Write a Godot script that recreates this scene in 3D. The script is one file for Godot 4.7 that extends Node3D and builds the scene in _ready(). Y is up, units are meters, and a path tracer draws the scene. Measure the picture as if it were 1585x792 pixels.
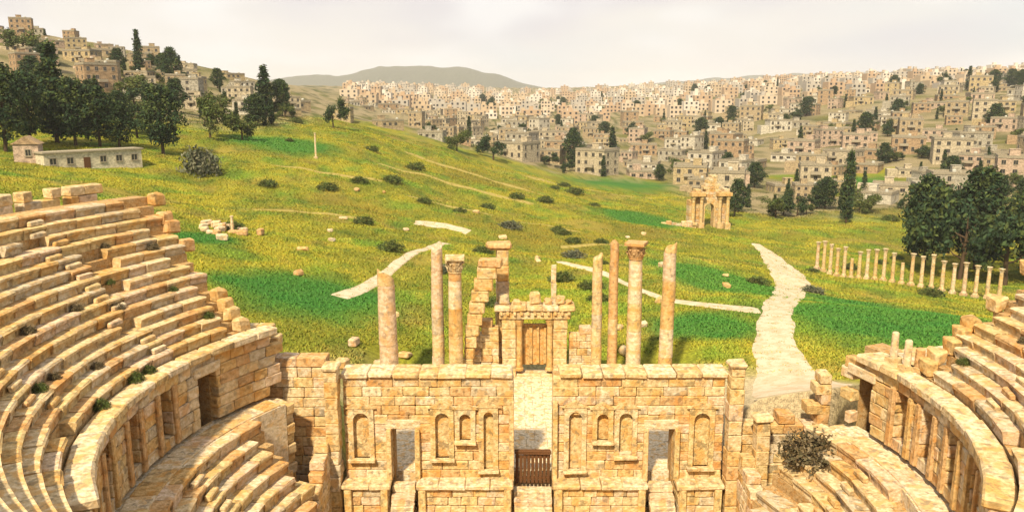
extends Node3D
# A Roman theatre seen from the top of its seating, over the stage wall to green
# fields, ruins and a hillside town. x right, y up, -z into the picture, metres.

const AX := 0.8          # axis of the seating
const ZC := -29.0        # centre of the seating circles
const XS := [-900.0,-400.0,-200.0,-120.0,-70.0,-40.0,-20.0,0.0,20.0,45.0,80.0,140.0,260.0,500.0,900.0]
const DS := [-100.0,0.0,30.0,45.0,60.0,90.0,130.0,180.0,250.0,350.0,500.0,800.0,1300.0,2000.0]
const EL := [
[40,40,34,28,24,21,20.4,20.4,20.4,18,14,10,5,5,5],
[40,40,34,27,23,20.6,20.3,20.3,20.3,16,11,6,4,4,4],
[40,40,32,25,19,15,13,11,12,9,5,3,2,2,2],
[40,40,31,23,17,12.5,7.5,3,6,6.2,2,0,0,0,0],
[40,40,30,22,15.5,11,6,3.4,4.6,4.2,0,-2,-2,0,0],
[40,40,29,20,13.5,8.5,5,2.2,1.6,-2,-5,-6,-5,-3,0],
[42,42,30,19,12,7.5,4,0.4,-1.4,-5,-7.5,-8,-6,0,4],
[45,45,34,21,15.5,11.5,6,0.5,-3,-6,-8,-7,-2,6,10],
[50,50,44,27,18.5,12.5,7,0.6,-4,-6,-6,-3,6,16,20],
[52,52,48,32,17,10,5,1,-2,-4,-3,3,17,26,34],
[50,50,40,22,13,9,6,4,3,2,3,8,24,37,45],
[40,40,30,20,15,13,12,11,11,11,12,16,29,44,52],
[40,40,36,32,30,26,24,24,24,25,26,28,36,50,58],
[46,46,46,46,45,44,43,43,43,43,43,44,48,56,62]]

var rng := RandomNumberGenerator.new()
var nz := FastNoiseLite.new()
var nz2 := FastNoiseLite.new()
var taken := {}
var M := {}
var stones := []
var block_cache := {}
var paths := []          # arrays of [left edge, right edge] points for keeping tufts off

# ------------------------------------------------------------------ helpers
func lin(r: float, g: float, b: float) -> Color:
	return Color(r, g, b).linear_to_srgb()

func numbered(called: String) -> String:
	if not taken.has(called):
		taken[called] = 0
		return called
	taken[called] += 1
	return "%s_%03d" % [called, taken[called]]

func tag(o: Node, label: String, category := "", group := "", kind := "") -> void:
	if label != "": o.set_meta("label", label)
	if category != "": o.set_meta("category", category)
	if group != "": o.set_meta("group", group)
	if kind != "": o.set_meta("kind", kind)

func thing(called: String, at: Vector3, turn: float, label: String, category: String, group := "") -> Node3D:
	var o := Node3D.new()
	o.name = numbered(called)
	add_child(o)
	o.position = at
	o.rotation.y = turn
	tag(o, label, category, group)
	return o

class MB:
	var v := PackedVector3Array()
	var n := PackedVector3Array()
	var c := PackedColorArray()
	var col := Color(1, 1, 1)
	var use_col := false
	func tri(a: Vector3, b: Vector3, d: Vector3, ref = null) -> void:
		var nn := (d - a).cross(b - a)
		if nn.length_squared() < 1e-14: return
		nn = nn.normalized()
		if ref != null and nn.dot((a + b + d) / 3.0 - ref) < 0.0:
			nn = -nn
			var t := b; b = d; d = t
		v.append(a); v.append(b); v.append(d)
		n.append(nn); n.append(nn); n.append(nn)
		if use_col: c.append(col); c.append(col); c.append(col)
	func quad(a: Vector3, b: Vector3, d: Vector3, e: Vector3, ref = null) -> void:
		tri(a, b, d, ref); tri(a, d, e, ref)
	func stri(a: Vector3, b: Vector3, d: Vector3, na: Vector3, nb: Vector3, nd: Vector3) -> void:
		if (d - a).cross(b - a).dot(na + nb + nd) < 0.0:
			var t := b; b = d; d = t
			var u := nb; nb = nd; nd = u
		v.append(a); v.append(b); v.append(d)
		n.append(na); n.append(nb); n.append(nd)
		if use_col: c.append(col); c.append(col); c.append(col)
	func box(p: Vector3, q: Vector3) -> void:
		var m := (p + q) * 0.5
		var k := []
		for i in 8: k.append(Vector3(q.x if i & 1 else p.x, q.y if i & 2 else p.y, q.z if i & 4 else p.z))
		for f in [[0,1,3,2],[4,5,7,6],[0,1,5,4],[2,3,7,6],[0,2,6,4],[1,3,7,5]]:
			quad(k[f[0]], k[f[1]], k[f[2]], k[f[3]], m)
	func lathe(prof: Array, segs: int, at := Vector3.ZERO, closed_top := true) -> void:
		# prof: [r, y] from bottom to top, round the y axis
		for i in prof.size() - 1:
			var r0: float = prof[i][0]; var y0: float = prof[i][1]
			var r1: float = prof[i + 1][0]; var y1: float = prof[i + 1][1]
			var sl := Vector2(y1 - y0, -(r1 - r0)).normalized()
			for s in segs:
				var a := TAU * s / segs; var b := TAU * (s + 1) / segs
				var ca := Vector3(cos(a), 0, sin(a)); var cb := Vector3(cos(b), 0, sin(b))
				var na := (ca * sl.x + Vector3.UP * sl.y).normalized(); var nb := (cb * sl.x + Vector3.UP * sl.y).normalized()
				var p0 := at + ca * r0 + Vector3.UP * y0; var p1 := at + cb * r0 + Vector3.UP * y0
				var p2 := at + cb * r1 + Vector3.UP * y1; var p3 := at + ca * r1 + Vector3.UP * y1
				stri(p0, p1, p2, na, nb, nb); stri(p0, p2, p3, na, nb, na)
		if closed_top:
			for e in [0, prof.size() - 1]:
				var rr: float = prof[e][0]
				if rr < 0.001: continue
				var ce: Vector3 = at + Vector3.UP * float(prof[e][1])
				var up := Vector3.DOWN if e == 0 else Vector3.UP
				for s in segs:
					var a := TAU * s / segs; var b := TAU * (s + 1) / segs
					stri(ce, ce + Vector3(cos(a), 0, sin(a)) * rr, ce + Vector3(cos(b), 0, sin(b)) * rr, up, up, up)
	func tube(pts: Array, rad: Array, segs: int) -> void:
		var rings := []
		for i in pts.size():
			var d: Vector3 = (pts[min(i + 1, pts.size() - 1)] - pts[max(i - 1, 0)]).normalized()
			var s := d.cross(Vector3.RIGHT if abs(d.x) < 0.8 else Vector3.FORWARD).normalized()
			var t := d.cross(s)
			var ring := []
			for k in segs:
				var a := TAU * k / segs
				ring.append([pts[i] + (s * cos(a) + t * sin(a)) * rad[i], s * cos(a) + t * sin(a)])
			rings.append(ring)
		for i in pts.size() - 1:
			for k in segs:
				var k2 := (k + 1) % segs
				var A = rings[i][k]; var B = rings[i][k2]; var C = rings[i + 1][k2]; var D = rings[i + 1][k]
				stri(A[0], B[0], C[0], A[1], B[1], C[1]); stri(A[0], C[0], D[0], A[1], C[1], D[1])
	func extrude(poly: PackedVector2Array, depth: float) -> void:
		# poly in x/y, thickness along z from 0 to -depth
		var idx := Geometry2D.triangulate_polygon(poly)
		for i in range(0, idx.size(), 3):
			var a := poly[idx[i]]; var b := poly[idx[i + 1]]; var d := poly[idx[i + 2]]
			stri(Vector3(a.x, a.y, 0), Vector3(b.x, b.y, 0), Vector3(d.x, d.y, 0), Vector3.BACK, Vector3.BACK, Vector3.BACK)
			stri(Vector3(a.x, a.y, -depth), Vector3(b.x, b.y, -depth), Vector3(d.x, d.y, -depth), Vector3.FORWARD, Vector3.FORWARD, Vector3.FORWARD)
		var cw := Geometry2D.is_polygon_clockwise(poly)
		for i in poly.size():
			var a := poly[i]; var b := poly[(i + 1) % poly.size()]
			var e := (b - a).normalized()
			var nn := Vector3(-e.y, e.x, 0) if cw else Vector3(e.y, -e.x, 0)
			var p0 := Vector3(a.x, a.y, 0); var p1 := Vector3(b.x, b.y, 0)
			var q := Vector3(0, 0, -depth)
			stri(p0, p1, p1 + q, nn, nn, nn); stri(p0, p1 + q, p0 + q, nn, nn, nn)
	func mesh(mat: Material = null, onto: ArrayMesh = null) -> ArrayMesh:
		var m := onto if onto != null else ArrayMesh.new()
		var arr := []
		arr.resize(Mesh.ARRAY_MAX)
		arr[Mesh.ARRAY_VERTEX] = v
		arr[Mesh.ARRAY_NORMAL] = n
		if use_col: arr[Mesh.ARRAY_COLOR] = c
		m.add_surface_from_arrays(Mesh.PRIMITIVE_TRIANGLES, arr)
		if mat != null: m.surface_set_material(m.get_surface_count() - 1, mat)
		return m

func part(called: String, mesh: Mesh, mat: Material, parent: Node, at := Vector3.ZERO, basis_ := Basis.IDENTITY) -> MeshInstance3D:
	var o := MeshInstance3D.new()
	o.name = numbered(called) if parent == self else called
	o.mesh = mesh
	if mat != null: o.material_override = mat
	parent.add_child(o, true)
	o.transform = Transform3D(basis_, at)
	return o

func rough_block(sx: float, sy: float, sz: float, variant: int, bev := 0.03, jit := 0.02) -> ArrayMesh:
	sx = snappedf(sx, 0.05); sy = snappedf(sy, 0.02); sz = snappedf(sz, 0.05)
	var key := "%s_%s_%s_%d_%s" % [sx, sy, sz, variant, bev]
	if block_cache.has(key): return block_cache[key]
	var r := RandomNumberGenerator.new()
	r.seed = hash(key)
	var h := Vector3(sx, sy, sz) * 0.5
	var p := {}
	for i in 8:
		var s := Vector3(1 if i & 1 else -1, 1 if i & 2 else -1, 1 if i & 4 else -1)
		var j := Vector3(r.randf_range(-1, 1), r.randf_range(-1, 1), r.randf_range(-1, 1)) * jit
		var b := bev * r.randf_range(0.6, 1.9)
		var c := s * h + j
		p[i * 3] = c - Vector3(0, s.y, s.z) * b
		p[i * 3 + 1] = c - Vector3(s.x, 0, s.z) * b
		p[i * 3 + 2] = c - Vector3(s.x, s.y, 0) * b
	var m := MB.new()
	var o := Vector3.ZERO
	for f in [[0,2,6,4,0],[1,3,7,5,0],[0,1,5,4,1],[2,3,7,6,1],[0,1,3,2,2],[4,5,7,6,2]]:
		m.quad(p[f[0]*3+f[4]], p[f[1]*3+f[4]], p[f[2]*3+f[4]], p[f[3]*3+f[4]], o)
	for e in [[0,1,1,2],[2,3,1,2],[4,5,1,2],[6,7,1,2],[0,2,0,2],[1,3,0,2],[4,6,0,2],[5,7,0,2],[0,4,0,1],[1,5,0,1],[2,6,0,1],[3,7,0,1]]:
		m.quad(p[e[0]*3+e[2]], p[e[1]*3+e[2]], p[e[1]*3+e[3]], p[e[0]*3+e[3]], o)
	for i in 8: m.tri(p[i*3], p[i*3+1], p[i*3+2], o)
	var am := m.mesh()
	block_cache[key] = am
	return am

func stone(k := -1) -> Material:
	return stones[(rng.randi() if k < 0 else k) % stones.size()]

# ------------------------------------------------------------------ terrain
func cr(a: float, b: float, c: float, d: float, t: float) -> float:
	return b + 0.5 * t * (c - a + t * (2.0 * a - 5.0 * b + 4.0 * c - d + t * (3.0 * (b - c) + d - a)))

func table_y(x: float, D: float) -> float:
	x = clampf(x, XS[0], XS[-1] - 0.001); D = clampf(D, DS[0], DS[-1] - 0.001)
	var i := 0
	while i < XS.size() - 2 and x >= XS[i + 1]: i += 1
	var j := 0
	while j < DS.size() - 2 and D >= DS[j + 1]: j += 1
	var tx: float = (x - XS[i]) / (XS[i + 1] - XS[i])
	var tz: float = (D - DS[j]) / (DS[j + 1] - DS[j])
	var r := []
	for k in range(-1, 3):
		var row = EL[clampi(j + k, 0, DS.size() - 1)]
		r.append(cr(row[max(i - 1, 0)], row[i], row[i + 1], row[min(i + 2, XS.size() - 1)], tx))
	return cr(r[0], r[1], r[2], r[3], tz)

func ground_y(x: float, z: float) -> float:
	var D := -z
	var y := table_y(x, D)
	var far := clampf((D - 50.0) / 80.0, 0.0, 1.0)
	y += nz.get_noise_2d(x, z) * (0.25 + 0.9 * far) * (1.0 if D < 400 else 3.0)
	# the theatre is dug into the slope
	var dx := x - AX; var dz := ZC - z
	var r := sqrt(dx * dx + dz * dz)
	var phi := rad_to_deg(atan2(dz, absf(dx)))
	var lim := (30.5 if dx < 0 else 20.0)
	if r < 23.6 and D < 45.0 and (phi < lim or (D < 38.9 and absf(dx) < 15.0)):
		y = lerpf(-1.0, y, smoothstep(22.4, 23.6, r))
		if phi >= lim: return -1.0
	# the yard behind the stage wall
	if x > -10.6 and x < 12.6 and D > 38.0 and D < 58.0:
		var k := smoothstep(-10.6, -8.6, x) * (1.0 - smoothstep(10.6, 12.6, x)) * (1.0 - smoothstep(55.0, 58.0, D))
		y = lerpf(y, minf(y, 3.0), k)
	return y

# patches of deep green grass: x, distance, half width, half depth
const LUSH := [[-17.5, 69.0, 8.5, 8.5], [25.5, 97.0, 10.0, 17.0], [16.0, 62.5, 4.5, 5.5], [31.5, 64.0, 11.0, 17.0], [40.0, 84.0, 9.0, 14.0], [-33.0, 84.0, 4.0, 4.0], [28.0, 175.0, 10.0, 12.0], [36.0, 262.0, 20.0, 18.0], [112.0, 258.0, 12.0, 16.0], [-50.0, 176.0, 12.0, 12.0]]

func ground_color(x: float, z: float) -> Color:
	var D := -z
	var a := nz.get_noise_2d(x * 1.3 + 300.0, z * 1.3) * 0.5 + 0.5
	var b := nz2.get_noise_2d(x, z) * 0.5 + 0.5
	var c := nz2.get_noise_2d(x * 0.35 + 900.0, z * 0.35) * 0.5 + 0.5
	var yellow := Color(0.315, 0.295, 0.030)
	var olive := Color(0.190, 0.205, 0.026)
	var fresh := Color(0.130, 0.260, 0.030)
	var dry := Color(0.36, 0.26, 0.07)
	var col := olive.lerp(yellow, smoothstep(0.25, 0.7, a))
	col = col.lerp(fresh, smoothstep(0.48, 0.78, b) * 0.7)
	col = col.lerp(dry, smoothstep(0.62, 0.82, c) * 0.55)
	var d := nz2.get_noise_2d(x * 2.6 + 40.0, z * 1.7 + 80.0) * 0.5 + 0.5
	var scrub := nz.get_noise_2d(x * 2.2 - 200.0, z * 2.0 + 500.0) * 0.5 + 0.5
	col = col.lerp(Color(0.095, 0.150, 0.024), smoothstep(0.56, 0.74, d) * 0.7)
	col = col.lerp(Color(0.26, 0.19, 0.055), smoothstep(0.64, 0.8, scrub) * 0.45)
	col = col.lerp(Color(0.38, 0.36, 0.05), smoothstep(0.64, 0.8, 1.0 - d) * 0.6)
	for L in [[6.0, 128.0, 15.0, 24.0], [-6.0, 196.0, 14.0, 18.0], [24.0, 150.0, 9.0, 9.0], [-26.0, 130.0, 9.0, 10.0]]:
		var q := Vector2((x - L[0]) / L[2], (D - L[1]) / L[3]).length() + (d - 0.5) * 0.9
		col = col.lerp(Color(0.27, 0.20, 0.035).lerp(Color(0.20, 0.16, 0.03), scrub), (1.0 - smoothstep(0.5, 1.2, q)) * 0.5)
	for L in LUSH:
		var q := Vector2((x - L[0]) / L[2], (D - L[1]) / L[3]).length() + (b - 0.5) * 0.7
		col = col.lerp(Color(0.030, 0.155, 0.032).lerp(Color(0.075, 0.215, 0.030), c), (1.0 - smoothstep(0.6, 1.2, q)) * 0.92)
	# trodden earth round the ruins, stony ground in the town
	var earth := Color(0.55, 0.46, 0.32)
	var e := 1.0 - smoothstep(5.5, 10.0, Vector2((x - 1.0) * 0.6, D - 48.0).length() + (b - 0.5) * 6.0)
	e = maxf(e, 1.0 - smoothstep(0.7, 1.2, Vector2((x - 14.6) / 5.0, (D - 43.0) / 6.0).length() + (b - 0.5) * 0.6))
	if D < 40.0: e = maxf(e, smoothstep(0.35, 0.6, a) * 0.8)
	col = col.lerp(earth, e)
	# stony, built-up ground of the town and the left hill
	var t := smoothstep(262.0, 300.0, D + (b - 0.5) * 40.0)
	if x > 40.0: t = maxf(t, smoothstep(195.0, 215.0, D + (b - 0.5) * 25.0) * smoothstep(44.0, 58.0, x))
	if x < -40.0: t = maxf(t, smoothstep(178.0, 205.0, D + (b - 0.5) * 30.0 - (x + 70.0) * 0.5) * smoothstep(-52.0, -66.0, x))
	if t > 0.0 and not (x > 90.0 and x < 135.0 and D > 235.0 and D < 285.0):
		var rocky := Color(0.34, 0.28, 0.19).lerp(Color(0.085, 0.095, 0.04), smoothstep(0.5, 0.7, d))
		col = col.lerp(rocky.lerp(Color(0.15, 0.15, 0.05), smoothstep(0.55, 0.75, c)), t * 0.92)
	return col

func terrain() -> void:
	var xs := []
	var x := 0.0
	var step := 1.1
	while x < 4200.0:
		xs.append(x)
		if x > 48.0: step *= 1.045
		x += step
	var cols := []
	for i in range(xs.size() - 1, 0, -1): cols.append(-xs[i])
	cols.append_array(xs)
	var rows := []
	var D := -95.0
	while D < 2600.0:
		rows.append(D)
		if D < 30.0: D += 3.0
		elif D < 110.0: D += 1.1
		else: D += maxf(1.3, (D - 70.0) * 0.026)
	var W := cols.size()
	var v := PackedVector3Array(); var c := PackedColorArray(); var ix := PackedInt32Array(); var n := PackedVector3Array()
	for d in rows:
		for cx in cols:
			v.append(Vector3(cx, ground_y(cx, -d), -d))
			c.append(ground_color(cx, -d))
	for j in rows.size():
		for i in W:
			var l := v[j * W + max(i - 1, 0)]; var r := v[j * W + min(i + 1, W - 1)]
			var f := v[max(j - 1, 0) * W + i]; var b := v[min(j + 1, rows.size() - 1) * W + i]
			var nn := (r - l).cross(f - b)
			n.append(nn.normalized() if nn.y > 0 else -nn.normalized())
	for j in rows.size() - 1:
		for i in W - 1:
			var a := j * W + i
			ix.append_array([a, a + W, a + 1, a + 1, a + W, a + W + 1])
	var arr := []
	arr.resize(Mesh.ARRAY_MAX)
	arr[Mesh.ARRAY_VERTEX] = v; arr[Mesh.ARRAY_NORMAL] = n; arr[Mesh.ARRAY_COLOR] = c; arr[Mesh.ARRAY_INDEX] = ix
	var m := ArrayMesh.new()
	m.add_surface_from_arrays(Mesh.PRIMITIVE_TRIANGLES, arr)
	var o := part("ground", m, M.ground, self)
	tag(o, "grassy hilly ground running from the theatre to the far town", "ground", "", "structure")

func strip(called: String, le: Array, ri: Array, mat: Material, label: String, lift := 0.07) -> void:
	# a track between two edges given as Vector2(x, distance), laid over the ground
	var cl := Curve2D.new(); var crv := Curve2D.new()
	for k in 2:
		var e: Array = le if k == 0 else ri
		var cv: Curve2D = cl if k == 0 else crv
		for i in e.size():
			var t: Vector2 = (e[min(i + 1, e.size() - 1)] - e[max(i - 1, 0)]) / 6.0
			cv.add_point(e[i], -t, t)
	var L := cl.get_baked_length()
	var N := int(L / 0.8) + 2
	var m := MB.new()
	var prev := []
	var samples := []
	for i in N:
		var f := float(i) / (N - 1)
		var a := cl.sample_baked(f * L); var b := crv.sample_baked(f * crv.get_baked_length())
		var w := a.distance_to(b)
		var side := (b - a).normalized()
		a += side * nz2.get_noise_2d(a.x * 1.2, a.y * 1.2) * minf(0.5, w * 0.2)
		b += side * nz2.get_noise_2d(b.x * 1.2 + 50.0, b.y * 1.2) * minf(0.5, w * 0.2)
		samples.append([a, b])
		var row := []
		for k in 9:
			var q := a.lerp(b, k / 8.0)
			var up := lerpf(-0.08, lift, clampf(minf(i, N - 1 - i) / 3.0, 0.0, 1.0))
			if k == 0 or k == 8: up = -0.04
			row.append(Vector3(q.x, ground_y(q.x, -q.y) + up, -q.y))
		if i > 0:
			for k in 8: m.quad(prev[k], prev[k + 1], row[k + 1], row[k], row[k] + Vector3.DOWN * 50.0)
		prev = row
	paths.append(samples)
	var o := part(called, m.mesh(), mat, self)
	tag(o, label, "path", "", "structure")

var path_cells := {}
func on_path(x: float, D: float) -> bool:
	if path_cells.is_empty():
		for s in paths:
			for q in s:
				var a: Vector2 = q[0]; var b: Vector2 = q[1]
				var n := int(a.distance_to(b) / 0.3) + 2
				var in_ := (b - a).normalized() * minf(0.25, a.distance_to(b) * 0.2)
				a += in_; b -= in_
				for i in n + 1:
					var p := a.lerp(b, float(i) / n)
					for u in [0.0]:
						for v in [0.0]: path_cells[Vector2i(roundi((p.x + u) * 2.0), roundi((p.y + v) * 2.0))] = true
	return path_cells.has(Vector2i(roundi(x * 2.0), roundi(D * 2.0)))

# ------------------------------------------------------------------ masonry
func pol(side: float, r: float, phi: float, y: float) -> Vector3:
	return Vector3(AX + side * r * cos(phi), y, ZC - r * sin(phi))

func pol_basis(side: float, phi: float) -> Basis:
	var z := Vector3(side * cos(phi), 0, -sin(phi))
	return Basis(Vector3.UP.cross(z), Vector3.UP, z)

func arc_solid(m: MB, prof: PackedVector2Array, side: float, p0: float, p1: float) -> void:
	var segs := int(ceil((p1 - p0) / deg_to_rad(4.0)))
	var idx := Geometry2D.triangulate_polygon(prof)
	var cw := Geometry2D.is_polygon_clockwise(prof)
	for s in segs:
		var a := lerpf(p0, p1, float(s) / segs); var b := lerpf(p0, p1, float(s + 1) / segs)
		for i in prof.size():
			var u := prof[i]; var w := prof[(i + 1) % prof.size()]
			var e := (w - u).normalized()
			var q := Vector2(-e.y, e.x) if cw else Vector2(e.y, -e.x)
			var na := pol_basis(side, a).z * q.x + Vector3.UP * q.y
			var nb := pol_basis(side, b).z * q.x + Vector3.UP * q.y
			var A := pol(side, u.x, a, u.y); var B := pol(side, w.x, a, w.y)
			var C := pol(side, w.x, b, w.y); var Dd := pol(side, u.x, b, u.y)
			m.stri(A, B, C, na, na, nb); m.stri(A, C, Dd, na, nb, nb)
	for e in [[p0, -1.0], [p1, 1.0]]:
		var f: float = e[0]
		var nn: Vector3 = Vector3(-side * sin(f), 0, -cos(f)) * float(e[1])
		for i in range(0, idx.size(), 3):
			m.stri(pol(side, prof[idx[i]].x, f, prof[idx[i]].y), pol(side, prof[idx[i+1]].x, f, prof[idx[i+1]].y), pol(side, prof[idx[i+2]].x, f, prof[idx[i+2]].y), nn, nn, nn)

func seat_mesh(length: float, rise: float, depth: float, variant: int) -> ArrayMesh:
	var key := "seat%s_%s_%d" % [length, rise, variant]
	if block_cache.has(key): return block_cache[key]
	var r := RandomNumberGenerator.new()
	r.seed = hash(key)
	var prof := [Vector2(0.09, 0), Vector2(0.10, rise * 0.55), Vector2(0.02, rise * 0.66), Vector2(0.0, rise - 0.05), Vector2(0.05, rise), Vector2(depth, rise + 0.01), Vector2(depth, 0)]
	var ends := []
	for k in 2:
		var e := []
		for i in prof.size():
			var q: Vector2 = prof[i] + Vector2(r.randf_range(-0.03, 0.03), r.randf_range(-0.022, 0.022))
			e.append(Vector3((k - 0.5) * (length - 0.025) + r.randf_range(-0.012, 0.012), q.y, q.x))
		ends.append(e)
	var m := MB.new()
	var o := Vector3(0, rise * 0.5, depth * 0.5)
	for i in prof.size():
		var j := (i + 1) % prof.size()
		m.quad(ends[0][i], ends[0][j], ends[1][j], ends[1][i], o)
	for k in 2:
		for i in range(1, prof.size() - 1): m.tri(ends[k][0], ends[k][i], ends[k][i + 1], o)
	var am := m.mesh()
	block_cache[key] = am
	return am

func seating(called: String, side: float, r0: float, y0: float, rows: int, rise: float, run: float, lo: float, hi: float, label: String, ragged: float, stairs: Array) -> Node3D:
	var t := thing(called, Vector3.ZERO, 0.0, label, "seating", "tiers of stone seats")
	var depth := run + 0.34
	# rubble core under the blocks
	var prof := PackedVector2Array([Vector2(r0 + 0.08, 0.0 if r0 < 14 else 10.7)])
	for i in rows:
		prof.append(Vector2(r0 + run * i + 0.08, y0 + rise * i - 0.012))
		prof.append(Vector2(r0 + run * (i + 1) + 0.08, y0 + rise * i - 0.012))
	var rb := r0 + run * rows + (1.0 if r0 > 14 else 0.2)
	prof.append(Vector2(r0 + run * rows + 0.08, y0 + rise * rows - 0.02))
	prof.append(Vector2(rb, y0 + rise * rows - 0.02))
	prof.append(Vector2(rb, 0.0 if r0 < 14 else 10.7))
	var m := MB.new()
	arc_solid(m, prof, side, deg_to_rad(-90), deg_to_rad(hi))
	part("rubble_core", m.mesh(), M.core, t)
	# rows behind and below the viewer, out of sight: plain courses joined in one piece
	var rest := MB.new()
	for i in rows:
		var r := r0 + run * i; var y := y0 + rise * i
		arc_solid(rest, PackedVector2Array([Vector2(r, y), Vector2(r, y + rise), Vector2(r + depth, y + rise), Vector2(r + depth, y)]), side, deg_to_rad(-90), deg_to_rad(lo - 0.2))
	tag(part("seat_rows", rest.mesh(), stones[1], t), "", "", "", "stuff")
	var lens := [1.0, 1.2, 1.4, 1.65]
	for i in rows:
		var r := r0 + run * i
		var y := y0 + rise * i
		var f := deg_to_rad(lo)
		var stop := deg_to_rad(hi - rng.randf_range(0.0, ragged))
		while f < stop:
			var L: float = lens[rng.randi() % 4]
			var w := L / r
			var mid := f + w * 0.5
			f += w
			if mid + w * 0.3 > stop: break
			var deg := rad_to_deg(mid)
			var is_stair := false
			for s in stairs:
				if absf(deg - s) * r * 0.01745 < 0.75: is_stair = true
			var gap := 0.03 + (0.14 if deg > hi - 8.0 and i > rows - 6 else 0.0)
			if rng.randf() < gap: continue
			var at := pol(side, r + rng.randf_range(-0.035, 0.035), mid, y + rng.randf_range(-0.025, 0.015))
			var bs := pol_basis(side, mid)
			bs = bs.rotated(Vector3.UP, rng.randf_range(-0.012, 0.012)).rotated(bs.x, rng.randf_range(-0.012, 0.018))
			part("seat_block", seat_mesh(L, rise, depth, rng.randi() % 4), stone(), t, at, bs)
			if is_stair and i > 0:
				part("stair_step", rough_block(0.8, rise * 0.5, run * 0.5, rng.randi() % 3), stone(), t, pol(side, r - run * 0.25, deg_to_rad(stairs[0]) if stairs.size() == 1 else mid, y + rise * 0.25 - 0.01), pol_basis(side, mid))
	return t

func ring_wall(t: Node3D, side: float, r: float, y0: float, courses: int, ch: float, lo: float, hi: float, voids: Array, depth := 0.5) -> void:
	# voids: [centre degrees, width m, bottom y, top y]
	for k in courses:
		var y := y0 + ch * k
		var f := deg_to_rad(lo) - rng.randf() * 0.05
		while f < deg_to_rad(hi):
			var L: float = [0.8, 1.0, 1.2][rng.randi() % 3]
			var a := f
			var b := f + L / r
			f = b
			for v in voids:
				var c: float = deg_to_rad(v[0]); var hw: float = v[1] * 0.5 / r
				if y + ch * 0.5 > v[2] and y + ch * 0.5 < v[3]:
					if a < c - hw and b > c - hw and b <= c + hw: b = c - hw
					elif a >= c - hw and a < c + hw and b > c + hw: a = c + hw
					elif a < c - hw and b > c + hw:
						var w2 := c - hw - a
						if w2 * r > 0.2: part("wall_block", rough_block(w2 * r - 0.012, ch - 0.012, depth, rng.randi() % 3), stone(), t, pol(side, r + depth * 0.5 + rng.randf_range(-0.02, 0.02), (a + c - hw) * 0.5, y + ch * 0.5), pol_basis(side, (a + c - hw) * 0.5))
						a = c + hw
					elif a >= c - hw and b <= c + hw: b = a
			var w := (b - a) * r
			if w < 0.18: continue
			part("wall_block", rough_block(w - 0.012, ch - 0.012, depth, rng.randi() % 3), stone(), t, pol(side, r + depth * 0.5 + rng.randf_range(-0.02, 0.02), (a + b) * 0.5, y + ch * 0.5), pol_basis(side, (a + b) * 0.5))

func flat_wall(t: Node3D, called: String, x0: float, x1: float, y0: float, tops: Callable, ch: float, zf: float, depth: float, voids: Array, wmin := 0.7, wmax := 1.3) -> void:
	# ashlar facing the viewer: front face at zf; voids: [x0, x1, y0, y1]; tops(x) gives the ruined top
	var k := 0
	while k < 60:
		var y := y0 + ch * k
		k += 1
		var spans := [[x0, x1]]
		for v in voids:
			if y + ch * 0.5 > v[2] and y + ch * 0.5 < v[3]:
				var nx := []
				for s in spans:
					if v[1] <= s[0] or v[0] >= s[1]: nx.append(s); continue
					if v[0] - s[0] > 0.12: nx.append([s[0], v[0]])
					if s[1] - v[1] > 0.12: nx.append([v[1], s[1]])
				spans = nx
		var any := false
		for s in spans:
			var x: float = s[0]
			while x < s[1] - 0.05:
				var w := rng.randf_range(wmin, wmax)
				if s[1] - (x + w) < wmin * 0.6: w = s[1] - x
				var cx := x + w * 0.5
				x += w
				if y + ch > tops.call(cx) + 0.05: continue
				any = true
				var b := part(called, rough_block(w - 0.012, ch - 0.012, depth, rng.randi() % 3), stone(), t, Vector3(cx, y + ch * 0.5, zf - depth * 0.5 + rng.randf_range(-0.025, 0.02)))
				b.scale.x = (w - 0.012) / maxf(0.05, snappedf(w - 0.012, 0.05))
		if not any and y > y0 + 0.1: break

func arch_poly(w: float, h: float, iw: float, ih: float, seat := 0.0) -> PackedVector2Array:
	# a slab w x h whose arched opening iw wide springs so that its crown is at ih; the opening stands on the bottom edge
	var p := PackedVector2Array([Vector2(-w/2, seat), Vector2(-w/2, h), Vector2(w/2, h), Vector2(w/2, seat), Vector2(iw/2, seat)])
	var sp := ih - iw * 0.5
	for i in 9:
		var a := PI * i / 8.0
		p.append(Vector2(cos(a) * iw * 0.5, sp + sin(a) * iw * 0.5))
	p.append(Vector2(-iw/2, seat))
	return p

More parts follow.
